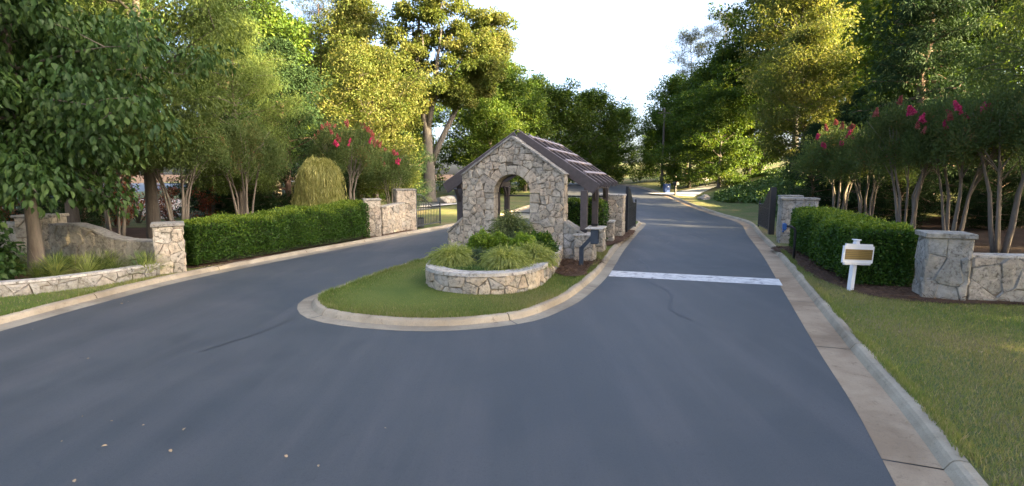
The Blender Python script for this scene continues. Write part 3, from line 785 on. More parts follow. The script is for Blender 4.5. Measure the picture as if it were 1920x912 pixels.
for x, y in posts:
    z1 = zr(2.1) - 0.40
    mb = MB(); mb.box((x, y, (z1 + 0.84) / 2), (0.19, 0.19, z1 - 0.84), bev=0.012); p = mb.build('post', M['timber'], gh)
    mb = MB(); mb.box((x, y - .0, 0.90), (0.215, 0.215, 0.06)); mb.build('post_bracket', M['black'], p)
    for s in (-1, 1):
        if y > 0.5:
            mb = MB(); mb.bar((x, y + s * .08, z1 - .38), (x, y + s * .42, z1 + .02), 0.06, 0.08, Vector((1, 0, 0))); mb.build('knee_brace', M['timber'], p)
    pr = empty('pier', (0, 0, 0)); pr.parent = gh
    pillar_geo(pr, 0.52, 0.56, 0.76, M['stone_warm'], M['cap_pale'], rg, 0.07, 0.05, sides=(0, 1, 3), cw=0.3, ch=0.24, c=(x + (0.06 if x > 0 else -.06), y + (-.02 if x > 0 else 0)))
mb = MB(); mb.bar((-1.95, 5.5, 1.72), (2.16, 5.5, 1.72), 0.05, 0.06); mb.build('rail', M['iron_grey'], gh)
mb = MB(); mb.bar((-1.95, 5.5, 1.02), (2.16, 5.5, 1.02), 0.04, 0.05); mb.build('rail', M['iron_grey'], gh)

# ------------------------------------------------------------------ planter
pl = empty('planter', (0, 0, 0), 0, 'curved stone planter wall with pale coping in front of the arch', 'planter')
PB = [(-1.50, 15.3), (-1.90, 13.6), (-2.02, 12.2), (-1.86, 11.5), (-1.40, 11.02), (-0.72, 10.82), (0.05, 11.0), (0.62, 11.7), (0.98, 12.9), (1.30, 14.3), (1.50, 15.5)]
pp = catmull([K(*p)[:2] for p in PB], 0.06); 
pn = normals(pp)
sgn = 1 if (pn[len(pn) // 2].y < 0) else -1
pn = [q * sgn for q in pn]
cum = [0.0]
for a, b in zip(pp, pp[1:]): cum.append(cum[-1] + (b - a).length)
PT = 0.50
def pmap(u, v, w_):
    i = min(len(pp) - 2, max(0, int(np.searchsorted(cum, u)) - 1)); t = (u - cum[i]) / (cum[i + 1] - cum[i])
    p = pp[i].lerp(pp[i + 1], t); q = pn[i].lerp(pn[i + 1], t).normalized()
    return p + q * w_ + Vector((0, 0, v))
rp = random.Random(5)
mb = MB(); k = 5
for p, q in zip(pp, pn):
    for o, z in ((-0.01, 0.0), (-0.01, PT - .005), (-0.30, PT - .005), (-0.30, 0.0)): mb.v.append(tuple(p + q * o + Vector((0, 0, z))))
for i in range(len(pp) - 1):
    for e in range(3): mb.f.append((i * 4 + e, i * 4 + e + 1, i * 4 + 5 + e, i * 4 + 4 + e))
mb.build('mortar_core', M['mortar'], pl)
PL = cum[-1]
for c in voronoi(rubble_seeds([(0, 0.03), (PL, 0.03), (PL, PT - .01), (0, PT - .01)], 0.36, 0.26, rp), [(0.02, 0.03), (PL - .02, 0.03), (PL - .02, PT - .01), (0.02, PT - .01)], 0.014):
    stone_from(c, pmap, M['stone_warm'] if rp.random() < .6 else M['stone_grey'], pl, rp, 0.03)
u = 0.0
while u < PL - 0.1:
    u1 = min(PL, u + rp.uniform(0.45, 0.85)); 
    if PL - u1 < 0.3: u1 = PL
    mb = MB(); us = np.linspace(u + .004, u1 - .004, 6); zt = PT + 0.07 + rp.uniform(-.006, .006); ov = 0.05 + rp.uniform(-.012, .012)
    for q in us:
        for o, z in ((ov, PT + .002), (ov - .01, zt), (-0.34, zt - .004), (-0.34, PT + .002)): mb.v.append(tuple(pmap(q, z, o)))
    for i in range(5):
        for e in range(4): mb.f.append((i * 4 + e, i * 4 + (e + 1) % 4, i * 4 + 4 + (e + 1) % 4, i * 4 + 4 + e))
    mb.f += [(0, 1, 2, 3), (23, 22, 21, 20)]
    mb.build('coping_stone', M['cap_pale'] , pl); u = u1
so_ = [p - q * 0.31 for p, q in zip(pp, pn)][::3]
c = Vector((-0.2, 13.2, 0)); n = len(so_)
V = [(p.x, p.y, PT - 0.06) for p in so_] + [(c.x, c.y, PT + 0.03)]
me = bpy.data.meshes.new('soil'); me.from_pydata(V, [], [(i, (i + 1) % n, n) for i in range(n)]); me.update(); me.materials.append(M['soil']); link('soil', me, pl)

# ------------------------------------------------------------------ foliage tools
def leaf_arrays(C, D, Nn, L, W, fold=0.25, wide=0.45, shape=0):
    """C base points, D directions, Nn normals (n,3); L, W (n,) -> verts, tris"""
    D = D / (np.linalg.norm(D, axis=1, keepdims=True) + 1e-9)
    S = np.cross(D, Nn); S /= (np.linalg.norm(S, axis=1, keepdims=True) + 1e-9)
    U = np.cross(S, D)
    L = L[:, None]; W = W[:, None]; n = len(C)
    if shape == 0:
        V = np.stack([C, C + D * L * wide + S * W * .5 + U * W * fold, C + D * L, C + D * L * wide - S * W * .5 + U * W * fold], 1)
        b = np.arange(n)[:, None] * 4
        F = np.concatenate([b + np.array([[0, 2, 1]]), b + np.array([[0, 3, 2]])], 0)
        return V.reshape(-1, 3), F, 4
    V = np.stack([C, C + D * L * .22 + S * W * .42 + U * W * fold, C + D * L * .55 + S * W * .46 + U * W * fold * 1.0, C + D * L - U * L * .12, C + D * L * .55 - S * W * .46 + U * W * fold, C + D * L * .22 - S * W * .42 + U * W * fold, C + D * L * .5], 1)
    b = np.arange(n)[:, None] * 7
    F = np.concatenate([b + np.array([t]) for t in ([0, 6, 1], [1, 6, 2], [2, 6, 3], [0, 5, 6], [5, 4, 6], [4, 3, 6])], 0)
    return V.reshape(-1, 3), F, 7

def rand_dirs(g_, n):
    v = g_.normal(size=(n, 3)); return v / np.linalg.norm(v, axis=1, keepdims=True)

def clump_leaves(g_, centers, radii, n, L, W, droop=0.25, flat=0.65, up=0.8, out=None, shape=0, tone_by_clump=0.5, wide=0.45):
    centers = np.asarray(centers, float); radii = np.asarray(radii, float)
    wgt = radii ** 2; ci = g_.choice(len(centers), n, p=wgt / wgt.sum())
    d = rand_dirs(g_, n); rr = g_.random(n) ** 0.45
    off = d * (radii[ci] * rr)[:, None]; off[:, 2] *= flat
    C = centers[ci] + off
    D = d * 0.7 + rand_dirs(g_, n) * 0.6; D[:, 2] -= droop
    Nn = rand_dirs(g_, n) * 0.7 + d * 0.35; Nn[:, 2] += up
    l = L * g_.uniform(.65, 1.25, n); w_ = W * g_.uniform(.7, 1.2, n)
    V, F, k = leaf_arrays(C, D, Nn, l, w_, shape=shape, wide=wide)
    ct = g_.random(len(centers)); tone = np.clip(ct[ci] * tone_by_clump + g_.random(n) * (1 - tone_by_clump) * 1.05, 0, 1)
    return V, F, np.repeat(tone, k)

def crown_mesh(name, g_, centers, radii, n, L, W, mat, **kw):
    V, F, t = clump_leaves(g_, centers, radii, n, L, W, **kw)
    return np_mesh(name, V, F, mat, t)

PROFILE = {
    'round': lambda t: math.sqrt(max(0.05, 1 - (2 * t - 0.85) ** 2 / 1.35)),
    'oval': lambda t: math.sqrt(max(0.04, 1 - (2 * t - 0.9) ** 2 / 1.25)) * 0.95,
    'cone': lambda t: max(0.06, 1 - t) ** 0.8,
    'column': lambda t: min(1, 0.75 + t) * min(1, (1.03 - t) * 2.0),
    'spread': lambda t: math.sqrt(max(0.05, 1 - (1.5 * t - 0.6) ** 2)),
    'vase': lambda t: (0.45 + 0.6 * t) * math.sqrt(max(0.03, 1.02 - t ** 5)),
}

def tree_data(seed, H, tr, base, Rr, profile, limbs, leaves, L, W, clump, mat, bark, up0=8, up1=65, lean=(0, 0), sub=3, fork=None, wig=0.25, shape=0, droop=0.25, flat=0.65, upn=0.8, inner=0.45, wide=0.45, sparse=1.0):
    g_ = np.random.default_rng(seed); r = random.Random(seed)
    mb = MB()
    ax = []
    nseg = 8
    for i in range(nseg + 1):
        t = i / nseg
        ax.append(Vector((lean[0] * t + r.uniform(-wig, wig) * t, lean[1] * t + r.uniform(-wig, wig) * t, H * 0.93 * t)))
    rads = [tr * (1.25 if i == 0 else 1) * (1 - 0.93 * i / nseg) + 0.012 for i in range(nseg + 1)]
    mb.tube([ax[0] - Vector((0, 0, 0.3))] + ax, [tr * 1.5] + rads, 8)
    def axis(z):
        f = min(nseg - 1e-3, max(0, z / (H * 0.93) * nseg)); i = int(f); return ax[i].lerp(ax[i + 1], f - i), rads[i] * (1 - (f - i)) + rads[i + 1] * (f - i)
    centers, radii = [], []
    az = r.uniform(0, 6.28)
    for i in range(limbs):
        t = (i + r.uniform(-.3, .3)) / max(1, limbs - 1); t = min(0.985, max(0.0, t))
        if r.random() > sparse: az += 2.4; continue
        z = base + (H * 0.95 - base) * t
        p, pr = axis(z - 0.0)
        az += 2.4 + r.uniform(-.4, .4)
        ln = Rr * PROFILE[profile](t) * r.uniform(0.72, 1.15)
        el = R_(up0 + (up1 - up0) * t + r.uniform(-10, 10))
        d = Vector((math.cos(az) * math.cos(el), math.sin(az) * math.cos(el), math.sin(el)))
        pts = [p]; cur = p.copy(); dd = d.copy()
        for s in range(4):
            dd = (dd + Vector((r.uniform(-.18, .18), r.uniform(-.18, .18), r.uniform(-.1, .16) - droop * .12))).normalized(); cur = cur + dd * ln / 4; pts.append(cur.copy())
        lr = max(0.015, pr * 0.5)
        mb.tube(pts, [lr, lr * .75, lr * .5, lr * .3, 0.008], 5, False)
        for s in (1, 2, 3, 4):
            f = s / 4
            if f < inner: continue
            centers.append(pts[s]); radii.append(clump * r.uniform(.7, 1.15) * (0.8 + .2 * f))
            for b in range(sub):
                a2 = r.uniform(0, 6.28); q = pts[s] + Vector((math.cos(a2), math.sin(a2), r.uniform(-.5, .7))) * ln * 0.28 * r.uniform(.5, 1.2)
                if b == 0: mb.tube([pts[s], (pts[s] + q) / 2 + Vector((0, 0, .05)), q], [lr * .35, lr * .2, .006], 4, False)
                centers.append(q); radii.append(clump * r.uniform(.5, .95))
    centers.append(ax[-1]); radii.append(clump * .8)
    tm = mb.mesh('trunk', M[bark], True)
    cm = crown_mesh('crown', g_, [tuple(c) for c in centers], radii, leaves, L, W, M[mat], droop=droop, flat=flat, up=upn, shape=shape, wide=wide)
    return tm, cm

def place_tree(data, loc, rz, sc_, label, name='tree', cat='tree', group=None, zs=1.0):
    t = empty(name, loc, rz, label, cat, group); t.scale = (sc_, sc_, sc_ * zs)
    link('trunk', data[0], t); link('crown', data[1], t)
    return t
def gz(x, y):
    ex = np.interp(y, [p[1] for p in RIGHT_EDGE[5:]], [p[0] for p in RIGHT_EDGE[5:]])
    return T(y) + LZ - 0.02 + (right_bank(x, y) if x > ex else 0)
def at_px(u, y): return (u - 960) / 960 * y * 1.0

# ------------------------------------------------------------------ pillars, walls, gates
stone_pillar(K(9.10, 10.70), R_(-24), 0.66, 0.62, 1.24, 'grey lichen covered stone pillar at the near end of the right hedge', 'stone_grey', 'cap', 31, (0, 1, 2, 3), 0.10, 0.07, cw=0.42, ch=0.40, gap=0.006)
stone_wall(K(9.42, 10.52), K(16.5, 9.2), 0.36, [(0, 0.88), (8, 0.88)], 'low grey stone wall running off behind the right lawn', 'stone_grey', 'cap_pale', 32, 0.7, 0.42, cap_t=0.05, gap=0.006)
stone_pillar(K(11.20, 20.05), R_(-19), 1.15, 0.60, 1.62, 'wide mottled stone gate pillar at the far end of the right hedge', 'stone_grey', 'cap', 33, (0, 1, 3), 0.09, 0.06, cw=0.4, ch=0.36, gap=0.007)
stone_pillar(K(11.92, 22.0), R_(-19), 0.72, 0.72, 1.66, 'square stone gate pillar holding the right black gate', 'stone_warm', 'cap', 34, (0, 1, 3), 0.08, 0.05)
stone_pillar(K(-9.28, 13.75), R_(33), 0.60, 0.60, 1.20, 'pale stone pillar with slab cap at the near end of the left hedge', 'stone_warm', 'cap', 35, (0, 1, 3), 0.09, 0.06)
stone_pillar(K(-14.1, 15.3), R_(8), 0.90, 0.6, 1.32, 'dark mossy stone pillar behind the big leaved tree', 'stone_mossy', 'cap', 36, (0, 1), 0.08, 0.06)
stone_wall(K(-13.6, 15.2), K(-9.3, 14.15), 0.34, [(0, 1.10), (0.9, 1.12), (1.5, 1.0), (2.1, 0.78), (2.6, 0.72), (6, 0.72)], 'mossy stone wall whose top swoops down to the left pillar', 'stone_mossy', 'cap', 37, 0.42, 0.28, cap_t=0.05)
stone_wall(K(-20, 16.6), K(-14.6, 15.4), 0.34, [(0, 1.10), (6, 1.10)], 'mossy stone wall left of the dark pillar', 'stone_mossy', 'cap', 38, 0.5, 0.3, cap_t=0.05)
# low retaining wall, curved: pieces of one wall
def curved_wall(pts, thick, h, label, mat, capmat, seed, name='retaining_wall'):
    P = catmull([K(*p)[:2] for p in pts], 0.1); nn_ = normals(P); r = random.Random(seed)
    cu = [0.0]
    for a, b in zip(P, P[1:]): cu.append(cu[-1] + (b - a).length)
    t = empty(name, (0, 0, 0), 0, label, 'wall'); hl = lambda u: h * (1 + 0.10 * math.sin(u * 0.9))
    def mp(u, v, w_):
        i = min(len(P) - 2, max(0, int(np.searchsorted(cu, u)) - 1)); f = (u - cu[i]) / (cu[i + 1] - cu[i])
        return P[i].lerp(P[i + 1], f) + nn_[i].lerp(nn_[i + 1], f).normalized() * w_ + Vector((0, 0, LZ + v))
    mb = MB()
    for i, (p, q) in enumerate(zip(P, nn_)):
        for o, z in ((-0.012, -.05), (-0.012, h - .004), (-thick, h - .004), (-thick, -.05)): mb.v.append(tuple(p + q * o + Vector((0, 0, LZ + z))))
        if i:
            for e in range(3): mb.f.append(((i - 1) * 4 + e, (i - 1) * 4 + e + 1, i * 4 + e + 1, i * 4 + e))
    mb.build('mortar_core', M['mortar'], t); Lh = cu[-1]
    rubble([(0.01, -.05), (Lh - .01, -.05), (Lh - .01, h - .01), (.01, h - .01)], mp, M[mat], t, r, 0.34, 0.2)
    u = 0
    while u < Lh - .1:
        u1 = min(Lh, u + r.uniform(.4, .8)); u1 = Lh if Lh - u1 < .25 else u1
        mb = MB()
        for q in np.linspace(u + .004, u1 - .004, 5):
            for o, z in ((.03, h + .002), (.02, h + .05), (-thick - .02, h + .045), (-thick - .02, h + .002)): mb.v.append(tuple(mp(q, z, o)))
        for i in range(4):
            for e in range(4): mb.f.append((i * 4 + e, i * 4 + (e + 1) % 4, i * 4 + 4 + (e + 1) % 4, i * 4 + 4 + e))
        mb.f += [(0, 1, 2, 3), (19, 18, 17, 16)]
        mb.build('coping_stone', M[capmat], t); u = u1
curved_wall([(-20, 9.9), (-14, 10.2), (-11.6, 10.45), (-10.5, 10.9), (-9.75, 11.9), (-9.2, 13.2)], 0.26, 0.26, 'low curved stone retaining wall edging the left planting bed', 'stone_grey', 'cap_pale', 41)
stone_pillar(K(-6.15, 22.5), R_(20), 0.62, 0.6, 1.50, 'low stone pier at the far end of the left hedge', 'stone_warm', 'cap', 42, (0, 1, 3), 0.08, 0.05)
stone_wall(K(-5.95, 22.9), K(-5.35, 24.9), 0.3, [(0, 1.18), (3, 1.34)], 'short stone wall between the low pier and the left gate pillar', 'stone_warm', 'cap', 43, 0.34, 0.26, cap_t=0.05)
stone_pillar(K(-5.30, 25.35), R_(22), 0.86, 0.80, 1.86, 'tall stone gate pillar holding the left grey gate', 'stone_warm', 'cap', 44, (0, 1, 3), 0.08, 0.05)
stone_pillar(K(4.35, 22.4), R_(-19), 1.0, 0.85, 1.70, 'stone gate pillar on the island behind the pergola piers', 'stone_warm', 'cap_pale', 45, (0, 1, 3), 0.08, 0.05)

def iron_gate(hinge, free, h0, h1, label, mat, n, singles, thick=0.03, post=0.1, post_h=None, sheet=False):
    a, b = Vector(hinge), Vector(free); d = b - a; L = d.length
    t = empty('iron_gate', a, math.atan2(d.y, d.x), label, 'gate')
    top = lambda u: h1 + (h0 - h1) * (0.5 + 0.5 * math.cos(math.pi * min(1, max(0, (u / L - .12) / .6))))
    mb = MB(); mb.box((-0.06, 0, (post_h or h0 + .05) / 2), (post, post, post_h or h0 + .05)); mb.build('hinge_post', M[mat], t)
    mb = MB(); mb.box((L, 0, (h1 + .12) / 2 + .05), (.06, .06, h1 + .1)); mb.build('latch_post', M[mat], t)
    mb = MB(); mb.tube([(u, 0, top(u)) for u in np.linspace(0.02, L, 14)], 0.026, 6); mb.build('top_rail', M[mat], t)
    mb = MB(); mb.bar((0, 0, .16), (L, 0, .16), .04, .06); mb.build('bottom_rail', M[mat], t)
    mb = MB(); mb.bar((0, 0, h1 - .12), (L, 0, h1 - .12), .035, .04); mb.build('middle_rail', M[mat], t)
    allb = MB()
    for i in range(n):
        u = (i + .5) / n * L
        m_ = MB() if singles else allb
        m_.box((u, 0, (top(u) + .16) / 2), (thick, thick * .8, top(u) - .16))
        if singles: m_.build('bar', M[mat], t)
    if not singles: tag(allb.build('bars', M[mat], t), kind='stuff')
    return t
iron_gate(K(-4.78, 25.5), K(-3.95, 28.1), 1.66, 1.02, 'open grey iron gate with upright bars by the left lawn', 'iron_grey', 15, True, 0.028, 0.12, 1.92)
iron_gate(K(5.28, 23.5), K(6.35, 26.3), 2.0, 1.26, 'open black iron gate on the island side of the right lane', 'iron', 34, False, 0.05, 0.12, 2.08)
iron_gate(K(11.78, 23.2), K(12.75, 26.4), 2.0, 1.20, 'open black iron gate on the hedge side of the right lane', 'iron', 34, False, 0.05, 0.22, 2.05)
op = empty('gate_operator', K(-4.72, 26.3), R_(20), 'small dark gate motor box beside the left gate pillar', 'gate motor')
mb = MB(); mb.box((0, 0, .26), (.3, .34, .46), bev=.02); mb.build('housing', M['iron_grey'], op)
mb = MB(); mb.box((0, 0, .505), (.34, .38, .03), bev=.008); mb.build('lid', M['iron'], op)

# ------------------------------------------------------------------ small furniture
cb = empty('call_box', K(1.98, 14.45), -YAW, 'dark steel entry call box on a bent post beside the right lane', 'call box')
mb = MB(); mb.bar((0, 0, -.05), (0, 0, .56), .11, .11, Vector((0, 1, 0))); mb.bar((0, 0, .52), (.30, 0, .86), .10, .11, Vector((0, 1, 0))); mb.build('post', M['steel_blue'], cb)
mb = MB(); mb.box((.36, -.02, .86), (.20, .22, .40), bev=.02); bx = mb.build('housing', M['steel_blue'], cb)
mb = MB(); mb.box((.34, -.02, 1.075), (.46, .34, .025), bev=.006); mb.build('rain_hood', M['cap_pale'], cb)
mb = MB(); mb.box((.466, -.02, .90), (.012, .15, .2)); mb.build('keypad', M['black'], bx)
gp = empty('card_reader', K(8.68, 15.6), R_(-20), 'blue card reader on a black gooseneck post by the right hedge', 'card reader')
mb = MB(); mb.tube([(0, 0, -.05), (0, 0, .5), (0, 0, .84), (-.03, 0, .96), (-.12, 0, 1.01), (-.24, 0, 1.02)], .035, 8); mb.build('post', M['black'], gp, True)
mb = MB(); mb.box((-.30, 0, 1.0), (.10, .16, .22), bev=.03); hd = mb.build('reader_head', M['blue_plastic'], gp)
mb = MB(); mb.box((-.33, 0, .865), (.05, .1, .05), bev=.01); mb.build('reader_chin', M['blue_plastic'], hd)

sg = empty('notice_sign', K(7.64, 11.35), R_(12), 'white painted wooden notice sign with gold brown panel before the right hedge', 'sign')
tl = Matrix.Rotation(R_(3.4), 4, 'Y')
mb = MB(); mb.box((0, 0, .50), (.09, .09, 1.12), bev=.008, M=None); mb.v = [tuple(tl @ Vector(v)) for v in mb.v]; mb.build('post', M['white'], sg)
def notched(w_, h, n_): return [(-w_ + n_, -h), (w_ - n_, -h), (w_ - n_, -h + n_), (w_, -h + n_), (w_, h - n_), (w_ - n_, h - n_), (w_ - n_, h), (-w_ + n_, h), (-w_ + n_, h - n_), (-w_, h - n_), (-w_, -h + n_), (-w_ + n_, -h + n_)]
def slab(poly, y0, y1, zc):
    m_ = MB(); n = len(poly)
    m_.add([tuple(tl @ Vector((x, y0, z + zc))) for x, z in poly] + [tuple(tl @ Vector((x, y1, z + zc))) for x, z in poly], [tuple(range(n)), tuple(reversed(range(n, 2 * n)))] + [(i, n + i, n + (i + 1) % n, (i + 1) % n) for i in range(n)])
    return m_
bd = slab(notched(.385, .225, .045), -.095, -.055, .80).build('board', M['white'], sg)
for poly, z in (([(-.345, -.012), (.345, -.012), (.345, .012), (-.345, .012)], .625),):
    slab(poly, -.112, -.096, z).build('moulding', M['white'], bd)
pm = slab([(-.345, -.11), (.345, -.11), (.345, .11), (-.345, .11)], -.104, -.096, .80).build('plaque', M['plaque'], bd)
mb = MB(); mb.box((0, 0, 1.075), (.075, .075, .05), taper=1.15); mb.box((0, 0, 1.108), (.13, .13, .022), bev=.008); mb.v = [tuple(tl @ Vector(v)) for v in mb.v]; mb.build('finial', M['white'], sg)

def wheelie(loc, rz, label):
    t = empty('wheelie_bin', loc, rz, label, 'bin')
    m_ = MB(); m_.box((0, 0, .5), (.46, .5, .9), taper=1.22); m_.build('body', M['bin_blue'], t)
    m_ = MB(); m_.box((0, -.02, .985), (.62, .68, .07), bev=.02); m_.build('lid', M['bin_blue'], t)
    for s in (-1, 1):
        m_ = MB(); m_.tube([(s * .24, .24, .1), (s * .29, .24, .1)], .1, 10); m_.build('wheel', M['black'], t)
    m_ = MB(); m_.box((.05, -.312, .74), (.14, .012, .12)); m_.build('sticker', M['white'], t)
wheelie((15.75, 52.4, gz(15.75, 52.4)), R_(5), 'blue wheelie bin standing at the far driveway mouth')
mbx = empty('mailbox', (15.95, 50.2, gz(15.95, 50.2)), R_(20), 'black mailbox on a black post at the far driveway', 'mailbox')
mb = MB(); mb.box((0, 0, .5), (.14, .14, 1.1)); mb.box((0, 0, .06), (.3, .3, .14)); mb.build('post', M['black'], mbx)
mb = MB(); pr_ = [(-.15, 0), (.15, 0), (.15, .18), (.1, .27), (0, .3), (-.1, .27), (-.15, .18)]
mb.add([(x, y, 1.02 + z) for y in (-.32, .32) for x, z in pr_], [tuple(range(7)), tuple(reversed(range(7, 14)))] + [(i, 7 + i, 7 + (i + 1) % 7, (i + 1) % 7) for i in range(7)]); mb.build('body', M['black'], mbx)
mb = MB(); mb.box((.165, 0, 1.3), (.01, .04, .18)); mb.build('flag', M['flag'], mbx)
mb = MB(); mb.bar((0, -.2, .7), (0, .2, .95), .06, .06); mb.build('brace', M['black'], mbx)
lw = empty('driveway_marker', (24.6, 65.0, gz(24.6, 65.0)), 0, 'low pale block marker on the far bank by the driveway', 'marker')
mb = MB(); mb.box((0, 0, .3), (1.1, .35, .62), bev=.03); mb.build('block', M['drive'], lw)
mb = MB(); mb.box((-.85, 0, .25), (.3, .3, .5), bev=.03); mb.build('block', M['drive'], lw)
up_ = empty('utility_pole', (17.6, 60.5, gz(17.6, 60.5)), 0, 'slim dark utility pole rising among the trees beyond the bin', 'pole')
mb = MB(); mb.tube([(0, 0, -.3), (0, 0, 9.2)], [.15, .1], 8); mb.build('shaft', M['bark'], up_)
mb = MB(); mb.box((0, 0, 8.7), (1.5, .1, .12)); mb.build('crossarm', M['bark'], up_)

def boulder(loc, s, label, seed):
    bm = bmesh.new(); bmesh.ops.create_icosphere(bm, subdivisions=3, radius=1); r = random.Random(seed)
    ph = [r.uniform(0, 6) for _ in range(6)]
    for v in bm.verts:
        c = v.co; k = 1 + .16 * math.sin(3 * c.x + ph[0]) * math.cos(2.6 * c.y + ph[1]) + .1 * math.sin(5 * c.z + 4 * c.x + ph[2])
        v.co = Vector((c.x * s[0] * k, c.y * s[1] * k, max(-.2, c.z) * s[2] * k))
    me = bpy.data.meshes.new('boulder'); bm.to_mesh(me); bm.free(); me.materials.append(M['rock'])
    return tag(link('boulder', me, None, loc), label, 'boulder')
boulder((-5.45, 43.4, gz(-5.4, 43.4)), (.62, .5, .55), 'pale boulder on the far lawn near the oak trunk', 3)
boulder((17.0, 45.4, gz(17, 45.4)), (.6, .5, .4), 'brown boulder at the foot of the ivy bank', 4)

# ------------------------------------------------------------------ hedges
def hedge(pts, hw_, h, label, seed, n, L=0.065, W=0.042, h2=None):
    g_ = np.random.default_rng(seed)
    t = empty('hedge', (0, 0, 0), 0, label, 'hedge')
    P = catmull([K(*p)[:2] for p in pts], 0.25); nn_ = normals(P); m = len(P)
    cu = np.concatenate([[0], np.cumsum([(b - a).length for a, b in zip(P, P[1:])])]); Lh = cu[-1]
    PX = np.array([[p.x, p.y] for p in P]); NX = np.array([[q.x, q.y] for q in nn_])
    k = 24
    th_ = np.linspace(-math.pi * .5, math.pi * .5, 17)
    def sec(ang):                                   # superellipse cross-section, ang from right foot over the top to left foot
        c_, s_ = np.cos(ang), np.sin(ang)
        return np.sign(s_) * np.abs(s_) ** 0.32, np.abs(c_) ** 0.32
    def surf(u, ang, shrink=0.0):
        lateral, vert = sec(ang)
        endf = np.clip(np.minimum(u, Lh - u) / 0.35, 0, 1); endf = (1 - (1 - endf) ** 2.2) ** 0.5
        lump = 0.045 * np.sin(u * 2.1 + ang * 2) + 0.03 * np.sin(u * 4.7 - ang * 3 + 1) + .02 * np.sin(u * 9 + 2)
        hh = (h + ((h2 or h) - h) * u / Lh)
        ww = (hw_ + lump - shrink) * (0.55 + .45 * endf) ; zz = (hh + lump - shrink) * (0.93 + .07 * endf)
        x = np.interp(u, cu, PX[:, 0]); y = np.interp(u, cu, PX[:, 1]); nx_ = np.interp(u, cu, NX[:, 0]); ny_ = np.interp(u, cu, NX[:, 1])
        return np.stack([x + nx_ * lateral * ww, y + ny_ * lateral * ww, LZ + 0.04 + vert * zz], -1)
    # leaves on the long surface, spread by true girth
    grid = np.linspace(-math.pi / 2, math.pi / 2, 200); la, ve = sec(grid)
    gl = np.concatenate([[0], np.cumsum(np.hypot(np.diff(la) * hw_, np.diff(ve) * h))])
    nb = int(n * 0.86)
    u = g_.random(nb) * Lh; ang = np.interp(g_.random(nb) * gl[-1], gl, grid)
    A = surf(u, ang); B = surf(u, np.clip(ang + .03, -1.5708, 1.5708)); C2 = surf(np.clip(u + .03, 0, Lh), ang)
    nrm = np.cross(C2 - A + 1e-6, B - A + 1e-6); nrm /= np.linalg.norm(nrm, axis=1, keepdims=True) + 1e-9
    mid = np.stack([np.interp(u, cu, PX[:, 0]), np.interp(u, cu, PX[:, 1]), np.full(nb, h * .5)], -1)
    nrm *= np.sign(((A - mid) * nrm).sum(1, keepdims=True))
    # end caps
    ne = n - nb; e = g_.integers(0, 2, ne); lat = g_.uniform(-1, 1, ne); ver = g_.random(ne)
    dir0 = (P[0] - P[1]).normalized(); dir1 = (P[-1] - P[-2]).normalized()
    EA = np.where(e[:, None] == 0, np.array([[P[0].x, P[0].y, 0]]), np.array([[P[-1].x, P[-1].y, 0]]))
    EN = np.where(e[:, None] == 0, np.array([[dir0.x, dir0.y, 0]]), np.array([[dir1.x, dir1.y, 0]]))
    ES = np.where(e[:, None] == 0, np.array([[NX[0, 0], NX[0, 1], 0]]), np.array([[NX[-1, 0], NX[-1, 1], 0]]))
    hend = np.where(e == 0, h, (h2 or h))
    EP = EA + ES * (lat * hw_ * .93)[:, None] + EN * (0.02 + .06 * (1 - np.abs(lat) ** 3 * ver ** 3))[:, None]; EP[:, 2] = LZ + .04 + ver * hend * .97
    A = np.concatenate([A, EP]); nrm = np.concatenate([nrm, EN]); nt_ = len(A)
    A = A + nrm * (g_.uniform(-.09, .02, nt_) + (g_.random(nt_) < .045) * g_.uniform(0, .10, nt_))[:, None]
    D = nrm * .7 + rand_dirs(g_, nt_) * .8; D[:, 2] += .25
    Nn = nrm * .8 + rand_dirs(g_, nt_) * .7; Nn[:, 2] += .35
    V, F, kk = leaf_arrays(A, D, Nn, L * g_.uniform(.7, 1.3, nt_), W * g_.uniform(.7, 1.2, nt_))
    patch = 0.5 + 0.5 * np.sin(A[:, 0] * 1.7 + A[:, 1] * 1.1) * np.sin(A[:, 2] * 3 + A[:, 0])
    top_tone = np.clip((nrm[:, 2]) * .62, 0, .55)       # higher tone on upward-facing leaves
    tone = np.clip(g_.random(nt_) * .62 + patch * .12 + top_tone, 0, 1)
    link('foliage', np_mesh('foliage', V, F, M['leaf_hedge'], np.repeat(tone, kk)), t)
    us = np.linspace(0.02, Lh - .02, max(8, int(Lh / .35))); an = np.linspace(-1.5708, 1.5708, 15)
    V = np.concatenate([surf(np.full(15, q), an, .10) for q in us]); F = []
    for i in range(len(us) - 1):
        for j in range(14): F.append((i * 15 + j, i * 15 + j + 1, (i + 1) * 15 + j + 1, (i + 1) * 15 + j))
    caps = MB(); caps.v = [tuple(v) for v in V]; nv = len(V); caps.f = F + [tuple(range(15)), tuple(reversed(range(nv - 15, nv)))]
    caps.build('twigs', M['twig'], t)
    return t
hedge([(-9.45, 14.75), (-8.75, 16.3), (-7.75, 18.9), (-6.6, 21.6)], 0.66, 1.14, 'long clipped green hedge along the left lane kerb', 51, 62000, h2=1.42)
hedge([(8.62, 11.75), (9.2, 13.6), (10.0, 16.0), (10.75, 18.3)], 0.68, 1.27, 'clipped hedge behind the white sign along the right lane', 52, 62000, h2=1.36)
hedge([(1.9, 20.6), (3.6, 20.0)], 0.5, 1.55, 'dark clipped hedge behind the pergola posts on the island', 53, 9000, L=.08, W=.05)

